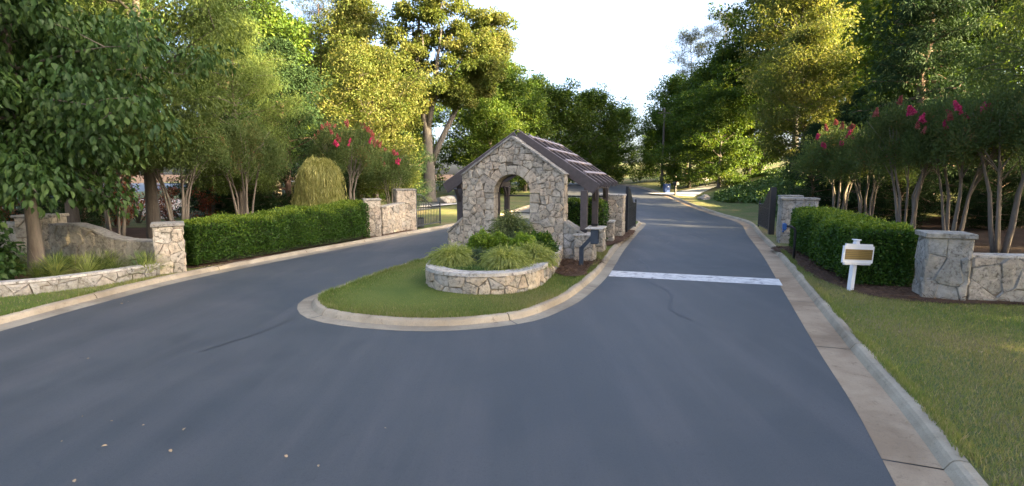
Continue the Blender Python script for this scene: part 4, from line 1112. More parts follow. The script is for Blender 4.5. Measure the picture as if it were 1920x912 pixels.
# ------------------------------------------------------------------ planter plants
PZ = PT - 0.02
def mound(name, loc, rx, rz_, n, L, W, mat, label, cat, seed, kind='box', group=None):
    g_ = np.random.default_rng(seed)
    t = empty(name, loc, 0, label, cat, group)
    d = rand_dirs(g_, n); d[:, 2] = np.abs(d[:, 2])
    if kind == 'box':
        rr = .74 + .26 * g_.random(n) + .16 * np.sin(d[:, 0] * 7 + seed) * np.sin(d[:, 1] * 6 + d[:, 2] * 5) + (g_.random(n) < .06) * g_.uniform(0, .25, n)
        C = d * rr[:, None] * np.array([rx, rx, rz_]); D = d * .8 + rand_dirs(g_, n) * .7; Nn = d * .7 + rand_dirs(g_, n) * .6; Nn[:, 2] += .4
        V, F, k = leaf_arrays(C, D, Nn, L * g_.uniform(.7, 1.3, n), W * g_.uniform(.7, 1.2, n))
        tone = np.repeat(np.clip(g_.random(n) * .75 + d[:, 2] * .22, 0, 1), k)
    else:                                           # arching threads, 3 links each
        m = n // 3; az = g_.random(m) * 6.283; el = g_.uniform(.25, 1.45, m); d0 = np.stack([np.cos(az) * np.cos(el), np.sin(az) * np.cos(el), np.sin(el)], 1)
        st = d0 * (g_.uniform(.35, 1.0, m) * (1 + .22 * np.sin(az * 3 + seed) * np.cos(el * 4)))[:, None] * np.array([rx, rx, rz_]); cur = st; dd = d0.copy(); VV = []; FF = []; tt = []; base = 0
        tn = g_.random(m)
        for s in range(3):
            dd = dd + np.array([0, 0, -.55]) + rand_dirs(g_, m) * .25; dd /= np.linalg.norm(dd, axis=1, keepdims=True)
            ln = L * g_.uniform(.7, 1.2, m)
            v, f, k = leaf_arrays(cur, dd, rand_dirs(g_, m) + d0, ln, np.full(m, W), wide=.5)
            VV.append(v); FF.append(f + base); base += len(v); tt.append(np.repeat(np.clip(tn * .7 + .1 * s + .1 * g_.random(m), 0, 1), k)); cur = cur + dd * ln[:, None] * .8
        V = np.concatenate(VV); F = np.concatenate(FF); tone = np.concatenate(tt)
        V[:, 2] = np.maximum(V[:, 2], -.04)
    link('foliage', np_mesh('foliage', V, F, M[mat], tone), t)
    mb = MB(); r = random.Random(seed)
    for i in range(5):
        a = r.uniform(0, 6.28); mb.tube([(0, 0, -.05), (math.cos(a) * rx * .3, math.sin(a) * rx * .3, rz_ * .5), (math.cos(a) * rx * .6, math.sin(a) * rx * .6, rz_ * .8)], [.02, .014, .005], 5)
    mb.build('stem', M['bark'], t)
    return t
def pk(u, y): return ((u - 960) / 960 * y * 0.985, y, PZ)
mound('boxwood_shrub', pk(903, 13.2), .40, .62, 4200, .075, .045, 'leaf_box', 'bright green rounded shrub at the left of the planter by the wing wall', 'shrub', 61)
mound('boxwood_shrub', pk(936, 13.3), .32, .58, 3000, .075, .045, 'leaf_box', 'small bright green shrub in the planter left of the arch centre', 'shrub', 62)
mound('boxwood_shrub', pk(982, 13.1), .36, .60, 3400, .075, .045, 'leaf_box', 'bright green rounded shrub in the planter right of the arch centre', 'shrub', 63)
mound('boxwood_shrub', pk(1014, 13.6), .42, .58, 3200, .075, .045, 'leaf_hedge', 'darker green shrub at the right end of the planter', 'shrub', 64)
mound('thread_cypress', pk(848, 11.75), .50, .36, 8500, .12, .016, 'leaf_thread', 'pale golden feathery shrub spilling at the left of the planter', 'shrub', 65, 'thread')
mound('thread_cypress', pk(948, 11.45), .55, .33, 10500, .12, .016, 'leaf_thread', 'largest pale golden feathery shrub at the front of the planter', 'shrub', 66, 'thread')
mound('thread_cypress', pk(1000, 12.2), .48, .34, 7500, .12, .016, 'leaf_thread', 'pale golden feathery shrub at the right of the planter coping', 'shrub', 67, 'thread')
mound('juniper', pk(893, 12.1), .50, .24, 4500, .10, .018, 'leaf_blue', 'low blue green juniper between the golden feathery shrubs', 'shrub', 68, 'thread')
mound('sill_shrub', (K(0, 15.55)[0] - .05, 14.85, PZ), .60, .92, 14000, .11, .020, 'leaf_sage', 'soft grey green feathery shrub filling the foot of the arch', 'shrub', 69, 'thread')
# trailing cover in the front of the planter
g_ = np.random.default_rng(70); n = 9000
ii = g_.integers(0, len(pp), n); off = g_.uniform(.36, 1.0, n)
C = np.array([[pp[i].x - pn[i].x * o, pp[i].y - pn[i].y * o, PZ - .04 + .10 * g_.random()] for i, o in zip(ii, off)])
C = C[C[:, 1] < 12.2]; n = len(C)
V, F, k = leaf_arrays(C, rand_dirs(g_, n) * .7 + np.array([0, 0, .6]), rand_dirs(g_, n) + np.array([0, 0, .5]), .07 * g_.uniform(.6, 1.3, n), np.full(n, .025))
tag(link('ground_cover', np_mesh('ground_cover', V, F, M['leaf_ivy'], np.repeat(g_.random(n), k))), 'low green trailing cover along the front of the planter', 'ground cover', kind='stuff')

def spiky(loc, n, L, W, mat, label, seed, name='spiky_plant', spread=.9, cat='plant'):
    g_ = np.random.default_rng(seed); az = g_.random(n) * 6.283; el = g_.uniform(.5, 1.5, n)
    D = np.stack([np.cos(az) * np.cos(el), np.sin(az) * np.cos(el), np.sin(el)], 1); C = D * .03
    VV = []; FF = []; b = 0; cur = C; ln = L / 3
    for s in range(3):
        v, f, k = leaf_arrays(cur, D, np.tile([0, 0, 1.0], (n, 1)) + rand_dirs(g_, n) * .3, np.full(n, ln * 1.25), np.full(n, W * (1 - .25 * s)), wide=.5)
        VV.append(v); FF.append(f + b); b += len(v); cur = cur + D * ln; D = D + np.array([0, 0, -.32 * spread]); D /= np.linalg.norm(D, axis=1, keepdims=True)
    V = np.concatenate(VV); return tag(link(name, np_mesh(name, V, np.concatenate(FF), M[mat], g_.random(len(V))), None, loc), label, cat)
spiky(K(1.95, 16.95), 46, .75, .035, 'leaf_box', 'small spiky leaved plant between the arch wall and the first post', 71)

# grasses and weeds in the left bed
rr_ = random.Random(72)
for i in range(22):
    u = rr_.uniform(-5, 270); y = 11.5 + 1.9 * rr_.random() + max(0, u - 120) * .004; L = rr_.uniform(.35, .65)
    spiky((at_px(u, y), y, LZ + .03), 150, L, .016, ('leaf_willow', 'leaf_ivy', 'leaf_thread')[i % 3], 'grassy clump growing in the left bed before the mossy wall', 73 + i, 'grass_clump', 1.1, 'grass clump')['group'] = 'grassy clumps in the left bed'
for i, (u, y) in enumerate([(66, 12.3), (140, 12.7), (185, 12.9), (128, 12.4)]):
    x = at_px(u, y); mb = MB(); a = rr_.uniform(-.5, .5)
    mb.tube([(0, 0, 0), (a * .25, 0, .35), (a * .6, .02, .68), (a * 1.0, 0, .95)], [.007, .006, .005, .003], 4)
    tag(mb.build('dry_stalk', M['bark_myrtle'], None, loc=(x, y, LZ)), 'thin dry weed stalk leaning over the left bed', 'weed', 'dry stalks in the left bed')

# ------------------------------------------------------------------ trees
# near big-leaved tree at the left edge
D_big = tree_data(101, 8.6, .15, 2.35, 3.4, 'oval', 36, 30000, .19, .10, .8, 'leaf_big', 'bark_myrtle', 0, 60, shape=1, droop=1.3, flat=.7, upn=.6, wig=.15, inner=.25)
place_tree(D_big, (-11.75, 12.5, LZ), .4, 1.0, 'broad leaved tree with drooping dark leaves at the far left of the verge', 'broadleaf_tree')
# shrub at the left frame edge
cs = [(0, 0, .7), (.4, .2, 1.1), (.1, -.3, 1.5), (-.4, .1, 1.2), (.5, 0, .6), (-.2, .3, 1.9), (.35, -.1, 1.75)]
t = empty('bush', (-11.7, 11.0, LZ), 0, 'dark glossy leaved bush at the left edge behind the retaining wall', 'bush')
link('foliage', crown_mesh('foliage', np.random.default_rng(5), cs, [.55] * 7, 1500, .2, .14, M['leaf_big'], shape=1, droop=.6), t)
mb = MB(); [mb.tube([(0, 0, -.1), (c[0] * .5, c[1] * .5, c[2] * .6), c], [.03, .02, .008], 5) for c in cs]; mb.build('stem', M['bark'], t); t.scale = (.8, .8, .72)

D_wil = tree_data(102, 15.5, .22, 3.4, 4.4, 'oval', 58, 90000, .18, .052, .85, 'leaf_willow', 'bark', 2, 62, droop=.55, flat=.8, upn=.5, sub=4, inner=.3)
place_tree(D_wil, (-12.9, 18.4, LZ), 0, .94, 'tall feathery willow oak behind the left pillar', 'willow_oak')
place_tree(D_wil, (-17.6, 20.5, LZ), 2.1, .95, 'feathery willow oak behind the mossy wall at the far left', 'willow_oak')
place_tree(D_wil, (19.6, 17.4, gz(19.6, 17.4)), 1.0, .86, 'feathery pale willow oak at the upper right edge', 'willow_oak')
place_tree(D_wil, (-13.2, 25.0, LZ), 4.0, .62, 'small willow oak with drooping sprays behind the middle of the left hedge', 'willow_oak')

D_con = tree_data(103, 13.5, .24, 0.7, 2.9, 'cone', 80, 52000, .21, .048, .62, 'leaf_dark', 'bark_pine', -8, 30, droop=.5, flat=.6, upn=.4, inner=.3)
D_con2 = tree_data(104, 11, .22, 0.4, 3.2, 'column', 60, 44000, .23, .06, .7, 'leaf_dark', 'bark_pine', 0, 55, droop=.3, flat=.75, upn=.5, inner=.3)
D_wA = tree_data(105, 15, .28, 3.0, 5.0, 'round', 40, 22000, .34, .20, 1.15, 'leaf_wood', 'bark', 5, 70, inner=.4)
D_wB = tree_data(106, 19, .30, 5.0, 5.2, 'oval', 46, 24000, .36, .21, 1.2, 'leaf_wood', 'bark', 5, 72, inner=.4)
D_wC = tree_data(107, 11, .22, 1.2, 4.6, 'spread', 36, 22000, .30, .18, 1.05, 'leaf_wood', 'bark', 0, 65, inner=.35)
D_gold = tree_data(108, 9.2, .2, 1.6, 3.7, 'oval', 44, 48000, .16, .095, .85, 'leaf_gold', 'bark', 5, 68, inner=.35)
D_goldT = tree_data(109, 20, .3, 6.5, 4.6, 'oval', 46, 40000, .27, .16, 1.15, 'leaf_gold', 'bark_oak', 5, 70, inner=.4)
D_pine = tree_data(110, 24, .26, 15.5, 3.4, 'spread', 26, 11000, .40, .055, .85, 'leaf_pine', 'bark_pine', -4, 40, droop=.1, flat=.5, inner=.5, wig=.3)

# big forked oak
def oak_data():
    g_ = np.random.default_rng(111); r = random.Random(111); mb = MB(); cs = []; rs = []
    mb.tube([(0, 0, -.4), (0, 0, .3), (.05, 0, 3.2), (-.1, .1, 6.0), (-.6, 0, 9), (-.9, .1, 12.5), (-.4, 0, 16)], [.80, .58, .46, .38, .28, .17, .06], 10)
    mb.tube([(.1, 0, 2.8), (1.0, .1, 5.0), (2.2, .3, 7.4), (3.5, .2, 10.2), (4.2, 0, 12.5)], [.30, .26, .21, .15, .07], 8)
    mb.tube([(-.1, .1, 6.0), (.6, -.5, 8.6), (1.0, -.9, 11.5), (1.4, -.8, 14)], [.3, .24, .16, .06], 7)
    mb.tube([(-.3, 0, 7.6), (-1.3, .4, 9.5), (-2.0, .5, 11.4)], [.26, .18, .06], 7)
    lobes = [(-1.0, 0, 16.4, 2.1), (1.0, 0, 17.3, 2.3), (2.2, .5, 14.8, 2.6), (4.3, .2, 13.4, 2.3), (-1.9, .4, 13.2, 1.9), (-.2, -1.2, 14.2, 2.4), (3.2, -1.0, 11.7, 2.0), (-2.2, .3, 10.6, 1.5), (5.6, .4, 14.8, 1.7), (0.6, 1.6, 13.0, 2.2), (-1.2, -.6, 11.6, 1.9), (1.6, -1.4, 16, 2.0), (5.0, -.6, 11.2, 1.5), (4.6, 0, 9.8, 1.1), (-1.0, -1.0, 8.6, 1.5), (1.2, -.8, 9.4, 1.5), (3.0, -.6, 8.9, 1.2), (-2.0, -.4, 6.6, 1.0)]
    for x, y, z, R2 in lobes:
        for k in range(20):
            d = rand_dirs(g_, 1)[0]; q = np.array([x, y, z]) + d * R2 * (.55 + .5 * g_.random()) * np.array([1, 1, .85]); cs.append(tuple(q)); rs.append(.62 * r.uniform(.7, 1.25))
        mb.tube([(x * .6, y * .6, z - R2 * .8), (x, y, z)], [.08, .02], 5, False)
    return mb.mesh('trunk', M['bark_oak'], True), crown_mesh('crown', g_, cs, rs, 60000, .24, .14, M['leaf_gold'])
D_oak = oak_data()
place_tree(D_oak, (-7.15, 44.5, gz(-7, 44.5)), 0, 1.0, 'great forked oak with golden crown beyond the left gate', 'oak_tree')

# left side
place_tree(D_con, (-17.9, 33.0, LZ), .3, 1.30, 'tall dark conifer behind the left hedge, topping the willow oaks', 'conifer')
place_tree(D_con2, (-12.8, 29.5, LZ), 1.3, .92, 'dark evergreen behind the weeping yellow shrub', 'evergreen_tree')
place_tree(D_gold, (-8.9, 33.5, gz(-9, 33.5)), .5, 1.05, 'sunlit yellow green tree just behind the left gate pillar', 'yellow_green_tree')
place_tree(D_goldT, (-14.0, 47.5, gz(-15, 47.5)), .8, .90, 'tall pale sunlit tree left of the forked oak', 'tall_sunlit_tree')
place_tree(D_pine, (-18.0, 50, gz(-18, 50)), 2.2, .83, 'spiky topped pine at the left end of the pale sky', 'pine_tree')
place_tree(D_wA, (-20.5, 45, gz(-20, 45)), .9, 1.02, 'rounded green tree behind the tall dark conifer', 'round_green_tree')
BG = 'woodland trees behind the gate'
def bgt(data, u, y, s, rz, name='woodland_tree', label='leafy woodland tree in the green mass behind the gate', group=BG, zs=1.0):
    x = (u - 960) / 960 * y; return place_tree(data, (x, y, gz(x, y)), rz, s, label, name, 'tree', group, zs)
for a, lb in zip([(D_wB, 640, 62, .85, 0), (D_wA, 700, 58, .92, 1), (D_wB, 570, 55, .88, 2), (D_wA, 770, 66, .95, 3), (D_wC, 760, 52, .85, 4), (D_wC, 690, 46, .8, 5)], (
        'woodland tree showing behind the spiky topped pine', 'woodland tree behind the tall pale sunlit tree', 'leafy tree between the tall dark conifer and the spiky topped pine',
        'woodland tree directly behind the left limbs of the forked oak', 'low leafy tree just left of the forked oak trunk', 'low leafy tree behind the yellow green tree by the left gate')):
    bgt(*a, label=lb, group='woodland trees left of the far road')
place_tree(D_goldT, ((932 - 960) / 960 * 66, 66, gz(0, 66)), 1.9, .92, 'thin topped tan tree right of the forked oak crown', 'tall_sunlit_tree')
for a, lb in zip([(D_wA, 890, 58, .90, .4), (D_wA, 948, 62, .88, 1.4), (D_wA, 1000, 70, .86, 2.4), (D_wC, 920, 50, .75, .3), (D_wC, 985, 56, .8, 1.1)], (
        'rounded tree behind the right fork of the great oak', 'tall rounded tree rising behind the left slope of the gable', 'rounded tree behind the peak of the gatehouse gable',
        'low spreading tree filling in above the left eave of the gatehouse', 'low spreading tree just above the peak of the gable')):
    bgt(*a, label=lb, group='shaded trees behind the gatehouse')
for a, lb in zip([(D_wC, 1045, 68, 1.02, .9), (D_wC, 1105, 72, 1.02, 2.9), (D_wC, 1155, 76, .88, 4.1), (D_wA, 1080, 84, .72, 5.1), (D_wA, 1140, 92, .5, 0.1)], (
        'spreading green tree above the ridge of the pergola roof', 'spreading green tree above the middle of the pergola slats', 'spreading green tree above the lower end of the pergola roof',
        'tree behind the spreading one above the middle pergola slats', 'farthest tree on the left of the road bend, low against the sky')):
    bgt(*a, label=lb, group='trees along the left of the far road bend')
place_tree(D_wC, (12.5 - 0.3, 78, gz(12, 78)), .8, .62, 'low leafy tree overhanging the far bend of the road', 'overhanging_tree')
# right woods
for a, lb in zip([(D_wC, 1238, 72, .80, 0), (D_wA, 1262, 70, .84, 1), (D_wA, 1305, 66, .84, 2), (D_wC, 1290, 58, .85, 3), (D_wA, 1345, 60, .92, 4), (D_wC, 1345, 52, .80, 5), (D_wB, 1215, 88, .36, 2), (D_wC, 1400, 56, .9, .5)], (
        'dark tree at the low left end of the right wood, beside the utility pole', 'dark rounded tree at the sky edge just right of the utility pole', 'dark rounded tree right below the lone pine',
        'low dark tree behind the wheelie bin and mailbox', 'dark rounded tree below the tall half hidden pine', 'low dark tree overhanging the pale driveway', 'far dark tree closing the view at the end of the road', 'dark spreading tree behind the left end of the ivy bank')):
    bgt(*a, label=lb, group='dark wood right of the far road')
x = (1283 - 960) / 960 * 75; place_tree(D_pine, (x, 75, gz(x, 75)), .4, .86, 'lone tall pine standing clear against the sky right of the road', 'pine_tree')
x = (1345 - 960) / 960 * 72; place_tree(D_pine, (x, 72, gz(x, 72)), 3.0, .92, 'tall pine half hidden at the edge of the right wood', 'pine_tree')
x = (1425 - 960) / 960 * 56; place_tree(D_wB, (x, 56, gz(x, 56)), .7, 1.08, 'towering green tree at the sky edge of the right wood', 'towering_tree')
x = (1482 - 960) / 960 * 46; place_tree(D_goldT, (x, 46, gz(x, 46)), 1.2, .98, 'tall bright yellow green tree catching sun in the right wood', 'tall_sunlit_tree')
x = (1495 - 960) / 960 * 40; place_tree(D_gold, (x, 40, gz(x, 40)), 2.2, 1.12, 'rounded yellow green maple above the ivy bank', 'yellow_green_tree')
for a, lb in zip([(D_wB, 1575, 60, 1.15, .2), (D_wB, 1660, 54, 1.1, 1.7), (D_wA, 1640, 38, .62, 2.7), (D_wB, 1760, 48, 1.1, 3.7), (D_wA, 1530, 68, 1.3, .2)], (
        'tall woodland tree just right of the tall bright yellow green tree', 'tall woodland tree left of the tall dark conifers', 'low rounded tree behind the magenta flowered crape myrtle', 'tall woodland tree showing between the two tall dark conifers', 'farthest tall tree behind the bright yellow green tree')):
    bgt(*a, label=lb, group='tall trees behind the right crape myrtles')
place_tree(D_wB, (25.0, 31.0, gz(25, 31)), 2.6, 1.0, 'tall broadleaf tree added between the two dark conifers to shade the oak', 'woodland_tree')  # tree put in to shade the lower trunk of the forked oak
place_tree(D_con, (21.0, 27.0, gz(21, 27)), .2, 1.2, 'tall dark conifer rising behind the right crape myrtles', 'conifer')
place_tree(D_con, (25.8, 29.0, gz(25.8, 29)), 1.2, 1.25, 'tall dark conifer nearest the right willow oak', 'conifer')
for i, (x, y, s) in enumerate([(17.2, 29.5, .5), (19.8, 31, .52), (22.8, 30.2, .5), (25.8, 27.6, .52), (24.2, 24.8, .46), (27.4, 23.4, .5), (29.8, 20.6, .5), (28, 18.0, .46), (22.6, 34, .6), (31.6, 17, .5), (18.6, 24.6, .42), (21.4, 22.6, .42), (23.0, 19.6, .40), (25.6, 17.2, .42)]):
    place_tree(D_con2, (x, y, gz(x, y)), i * 1.3, s, 'low dark evergreen filling the gloom behind the right myrtle trunks', 'evergreen_tree', 'tree', 'dark evergreens behind the right myrtles')
for i, (x, y, s) in enumerate([(-14.6, 27.5, .46), (-16.6, 29.5, .50), (-10.6, 30.5, .50), (-7.4, 36.0, .5), (-24.5, 26, .5), (-12.6, 36, .6), (-9.6, 27.8, .36), (-20.5, 24.5, .42), (-27.5, 33, .55), (-23.8, 22.5, .45), (-18.6, 33.5, .5)]):
    place_tree(D_con2, (x, y, gz(x, y)), i * 1.7, s, 'low dark evergreen in the shade behind the left hedge trees', 'evergreen_tree', 'tree', 'dark evergreens behind the left hedge')

# woods that carry on beyond the frame on the left; unseen trees added right of the lawn shade the foreground
for i, (d_, x, y, s) in enumerate([(D_wB, -24, 15, .8), (D_wA, -24, 8, .86), (D_wB, -31, 10, .85), (D_wA, -33, 19, .9), (D_wB, -36, 27, .9), (D_wA, -28, 36, 1.0), (D_wB, -33, 44, .95)]):
    place_tree(d_, (x, y, LZ), i * .9, s, 'woodland tree standing far back beyond the left verge', 'woodland_tree', 'tree', 'woodland beyond the left verge')
for i, (d_, x, y, s) in enumerate([(D_wA, 19, 6, 1.0), (D_wB, 24, 9.5, .9), (D_wA, 17, -1, 1.15), (D_wB, 27, 2, 1.05), (D_wA, 22, -7, 1.15), (D_wB, 15, -13, 1.2), (D_wA, 34, -3, 1.5), (D_wB, 30, -14, 1.4), (D_wA, 12, -22, 1.0), (D_wB, 40, 6, 1.1), (D_wA, 26, -25, 1.1), (D_wB, 38, -18, 1.1)]):
    place_tree(d_, (x, y, LZ), i * .9, s, 'unseen woodland tree added right of the lawn to shade the foreground', 'woodland_tree', 'tree', 'unseen shade trees right of the lawn')

# ------------------------------------------------------------------ crape myrtles
def myrtle_data(seed, H, Rr, stems, leaves, tr=.05, base_h=.42):
    g_ = np.random.default_rng(seed); r = random.Random(seed); st = []; cs = []; rs = []; tips = []
    for i in range(stems):
        a = i / stems * 6.283 + r.uniform(-.4, .4); sp = r.uniform(.25, .6) * Rr
        x0, y0 = math.cos(a) * .10, math.sin(a) * .10
        pts = [(x0, y0, -.1), (x0 * 1.6 + math.cos(a) * sp * .12, y0 * 1.6 + math.sin(a) * sp * .12, H * .15), (math.cos(a) * sp * .45 + r.uniform(-.07, .07), math.sin(a) * sp * .45 + r.uniform(-.07, .07), H * .34), (math.cos(a) * sp * .8, math.sin(a) * sp * .8, H * .55), (math.cos(a) * sp * 1.15, math.sin(a) * sp * 1.15, H * .78)]
        k = r.uniform(.75, 1.2); mb = MB(); mb.tube(pts, [tr * 1.25 * k, tr * k, tr * .8 * k, tr * .5 * k, .01], 7)
        for j in range(4):
            b = a + r.uniform(-1.3, 1.3); f = r.uniform(.40, .62) * H; q = Vector(pts[2]).lerp(Vector(pts[3]), (f / H - .34) / .21); e = q + Vector((math.cos(b) * Rr * .5, math.sin(b) * Rr * .5, H * r.uniform(.15, .32)))
            mb.tube([q, q.lerp(e, .5) + Vector((0, 0, .06)), e], [tr * .4, tr * .25, .006], 5, False)
        st.append(mb.mesh('stem', M['bark_myrtle'], True))
    for i in range(150):
        d = rand_dirs(g_, 1)[0]; d[2] = abs(d[2]) * 1.0 - .28; rr2 = .55 + .5 * g_.random()
        q = (d[0] * Rr * rr2, d[1] * Rr * rr2, H * .66 + d[2] * H * .36 * rr2); cs.append(q); rs.append(.24 * r.uniform(.7, 1.3))
        if d[2] > .1 and rr2 > .82: tips.append(q)
    V, F, tn = clump_leaves(g_, cs, rs, leaves, .10, .036, droop=-.6, flat=1.9, up=.2)
    cm = np_mesh('crown', V, F, M['leaf_myrtle'], tn)
    return st, cm, tips
def panicle(seed, mat):
    g_ = np.random.default_rng(seed); n = 260; z = g_.random(n); a = g_.random(n) * 6.283; rr2 = .09 * (1 - z) ** .7 * g_.random(n) ** .5
    C = np.stack([np.cos(a) * rr2, np.sin(a) * rr2, z * .30], 1)
    V, F, k = leaf_arrays(C, rand_dirs(g_, n) + np.array([0, 0, .3]), rand_dirs(g_, n), np.full(n, .05), np.full(n, .04))
    return np_mesh('flower_cluster', V, F, M[mat], np.repeat(g_.random(n), k))
FP = [panicle(1, 'flower'), panicle(2, 'flower')]; FC = [panicle(3, 'flower_coral'), panicle(4, 'flower_coral')]
MY = [myrtle_data(201, 5.2, 1.8, 6, 26000), myrtle_data(202, 5.4, 1.8, 5, 26000, .06), myrtle_data(203, 4.4, 1.65, 6, 22000)]
def place_myrtle(k, loc, rz, s, label, flowers, faded, seed, facing=None):
    t = empty('crape_myrtle', loc, rz, label, 'crape myrtle'); t.scale = (s, s, s); r = random.Random(seed)
    st, cm, tips = MY[k]
    for q in st: link('stem', q, t)
    link('crown', cm, t)
    # blossoms on the side that looks to the road
    Rz = Matrix.Rotation(rz, 3, 'Z'); view = (Vector((0, 0, 0)) - Vector((loc[0], loc[1], 0))).normalized()
    tp = sorted(tips, key=lambda q: -(Rz @ Vector((q[0], q[1], 0))).dot(view) + r.uniform(-.6, .6))
    for i, q in enumerate(tp[:flowers + faded]):
        for j in range(2):
            o = link('flower_cluster', (FP if i < flowers else FC)[(i + j) % 2], t, Vector(q) * 1.08 + Vector((r.uniform(-.12, .12), r.uniform(-.12, .12), -.05 + r.uniform(-.1, .1))))
            o.rotation_euler = (r.uniform(-.5, .5), r.uniform(-.5, .5), r.uniform(0, 6)); o.scale = (r.uniform(.5, 1.0),) * 3
    return t
place_myrtle(0, (at_px(1702, 18.2), 18.2, gz(14, 18.2)), .3, 1.03, 'crape myrtle with magenta blossom behind the middle of the right hedge', 3, 3, 1)
place_myrtle(1, (at_px(1790, 17.2), 17.2, gz(15, 17.2)), 1.3, 1.0, 'slim stemmed crape myrtle behind the grey stone pillar', 2, 2, 2)
place_myrtle(1, (at_px(1882, 15.9), 15.9, gz(15, 16)), 2.6, 1.05, 'thick stemmed crape myrtle above the low grey wall', 1, 1, 3)
place_myrtle(2, (at_px(1572, 24.0), 24.0, gz(15, 24)), .9, 1.15, 'red flowered crape myrtle behind the right gate pillars', 4, 5, 4)
place_myrtle(2, (at_px(1625, 22.5), 22.5, gz(15, 22)), 2.2, 1.0, 'small dark crape myrtle between the flowering ones by the right hedge', 0, 1, 14)
place_myrtle(0, (at_px(655, 25.0), 25.0, LZ), .9, 1.0, 'coral and pink flowered crape myrtle behind the far end of the left hedge', 3, 14, 5)
place_myrtle(2, (at_px(735, 28.5), 28.5, LZ), 1.9, .92, 'crape myrtle with pink blossom behind the short wall by the left gate', 5, 2, 6)
place_myrtle(0, (at_px(458, 20.6), 20.6, LZ), 2.4, .95, 'dark crape myrtle with many stems behind the left hedge', 0, 1, 7)
place_myrtle(1, (at_px(335, 17.8), 17.8, LZ), 2.9, .92, 'crape myrtle with three pale stems behind the left pillar', 0, 0, 8)
place_myrtle(1, (at_px(215, 17.2), 17.2, LZ), .9, .9, 'crape myrtle with slender stems behind the swooping wall', 0, 0, 9)

# weeping shrub
def weeping(loc, H, Rr, label, seed):
    g_ = np.random.default_rng(seed); t = empty('weeping_shrub', loc, 0, label, 'shrub')
    m = 1700; az = g_.random(m) * 6.283; ra = Rr * np.sqrt(g_.random(m)) ; top = H * (.78 + .2 * (1 - (ra / Rr) ** 2)) + g_.normal(0, .10, m) + .22 * np.sin(az * 3 + 1) * ra / Rr
    VV, FF, TT, b = [], [], [], 0; tn = g_.random(m)
    cur = np.stack([np.cos(az) * ra, np.sin(az) * ra, top], 1)
    for s in range(14):
        d = np.stack([np.cos(az) * (.5 if s < 2 else .05), np.sin(az) * (.5 if s < 2 else .05), np.full(m, .5 if s == 0 else -1.0)], 1) + rand_dirs(g_, m) * .38
        v, f, k = leaf_arrays(cur, d, rand_dirs(g_, m), np.full(m, .27), g_.uniform(.018, .038, m)); VV.append(v); FF.append(f + b); b += len(v)
        TT.append(np.repeat(np.clip(tn * .6 + .3 * g_.random(m), 0, 1), k)); cur = cur + d / np.linalg.norm(d, axis=1, keepdims=True) * (.22 * H / 3)
    V = np.concatenate(VV); ok = V[:, 2] > -.05; V[:, 2] = np.maximum(V[:, 2], 0)
    link('foliage', np_mesh('foliage', V, np.concatenate(FF), M['leaf_weep'], np.concatenate(TT)), t)
    mb = MB(); mb.tube([(0, 0, -.1), (.05, 0, H * .5), (0, .05, H * .85)], [.09, .07, .03], 7); mb.build('trunk', M['bark'], t, True)
weeping((at_px(600, 23.0), 23.0, LZ), 3.15, .68, 'weeping yellow green shrub behind the left hedge', 301)
# copper shrubs and pale patch added behind the left trunks for the sunlit glow
for i, (u, y, s) in enumerate([(215, 26, .8), (258, 28, 1.0), (318, 27, .8), (395, 27, .8), (20, 24, 1.0)]):
    x = at_px(u, y); cs = [(rnd.uniform(-.9, .9), rnd.uniform(-.6, .6), rnd.uniform(.3, 2.8)) for _ in range(16)]
    t = empty('glow_fill_shrub', (x, y, LZ), 0, 'copper red leaved shrub added for the red glow behind the left tree trunks', 'shrub', 'shrubs added for the red glow behind the left trunks'); t.scale = (s,) * 3
    link('foliage', crown_mesh('foliage', np.random.default_rng(400 + i), cs, [.45] * 16, 1500, .13, .07, M['leaf_red']), t)
    mb = MB(); [mb.tube([(0, 0, -.1), (c[0] * .5, c[1] * .5, c[2] * .6), c], [.03, .02, .006], 5) for c in cs]; mb.build('stem', M['bark'], t)

# small pale patch added to stand for the sunlit blaze between the left trunks
flat_poly('blaze_patch', [(-23.5, 32.5), (-20.6, 31), (-24, 38), (-30, 46), (-33, 45), (-28, 38)], M['painted_blaze'], LZ + 0.02)

# ------------------------------------------------------------------ ivy bank
g_ = np.random.default_rng(501); n = 52000
yv = 31 + 24 * g_.random(n); ev = 3.6 + 16 * g_.random(n) ** 1.2
ex_ = np.interp(yv, [p[1] for p in RIGHT_EDGE[5:]], [p[0] for p in RIGHT_EDGE[5:]])
ev = ev + 1.2 * np.sin(yv * .55) * .5
ok = ~((yv > 47.5) & (ev < 10)); yv, ev, ex_ = yv[ok], ev[ok], ex_[ok]; n = len(yv)
xv = ex_ + ev
zv = np.array([T(b) + LZ + right_bank(a, b) for a, b in zip(xv, yv)]) + .12 + .16 * g_.random(n) + .10 * np.sin(xv * 2.2) * np.sin(yv * 1.9)
V, F, k = leaf_arrays(np.stack([xv, yv, zv], 1), rand_dirs(g_, n) + np.array([0, 0, -.1]), rand_dirs(g_, n) * .6 + np.array([0, 0, 1.0]), .22 * g_.uniform(.7, 1.2, n), .17 * g_.uniform(.7, 1.2, n))
tag(link('ivy', np_mesh('ivy', V, F, M['leaf_ivy'], np.repeat(g_.random(n), k))), 'dark green ivy covering the bank beyond the right gate', 'ivy', kind='stuff')

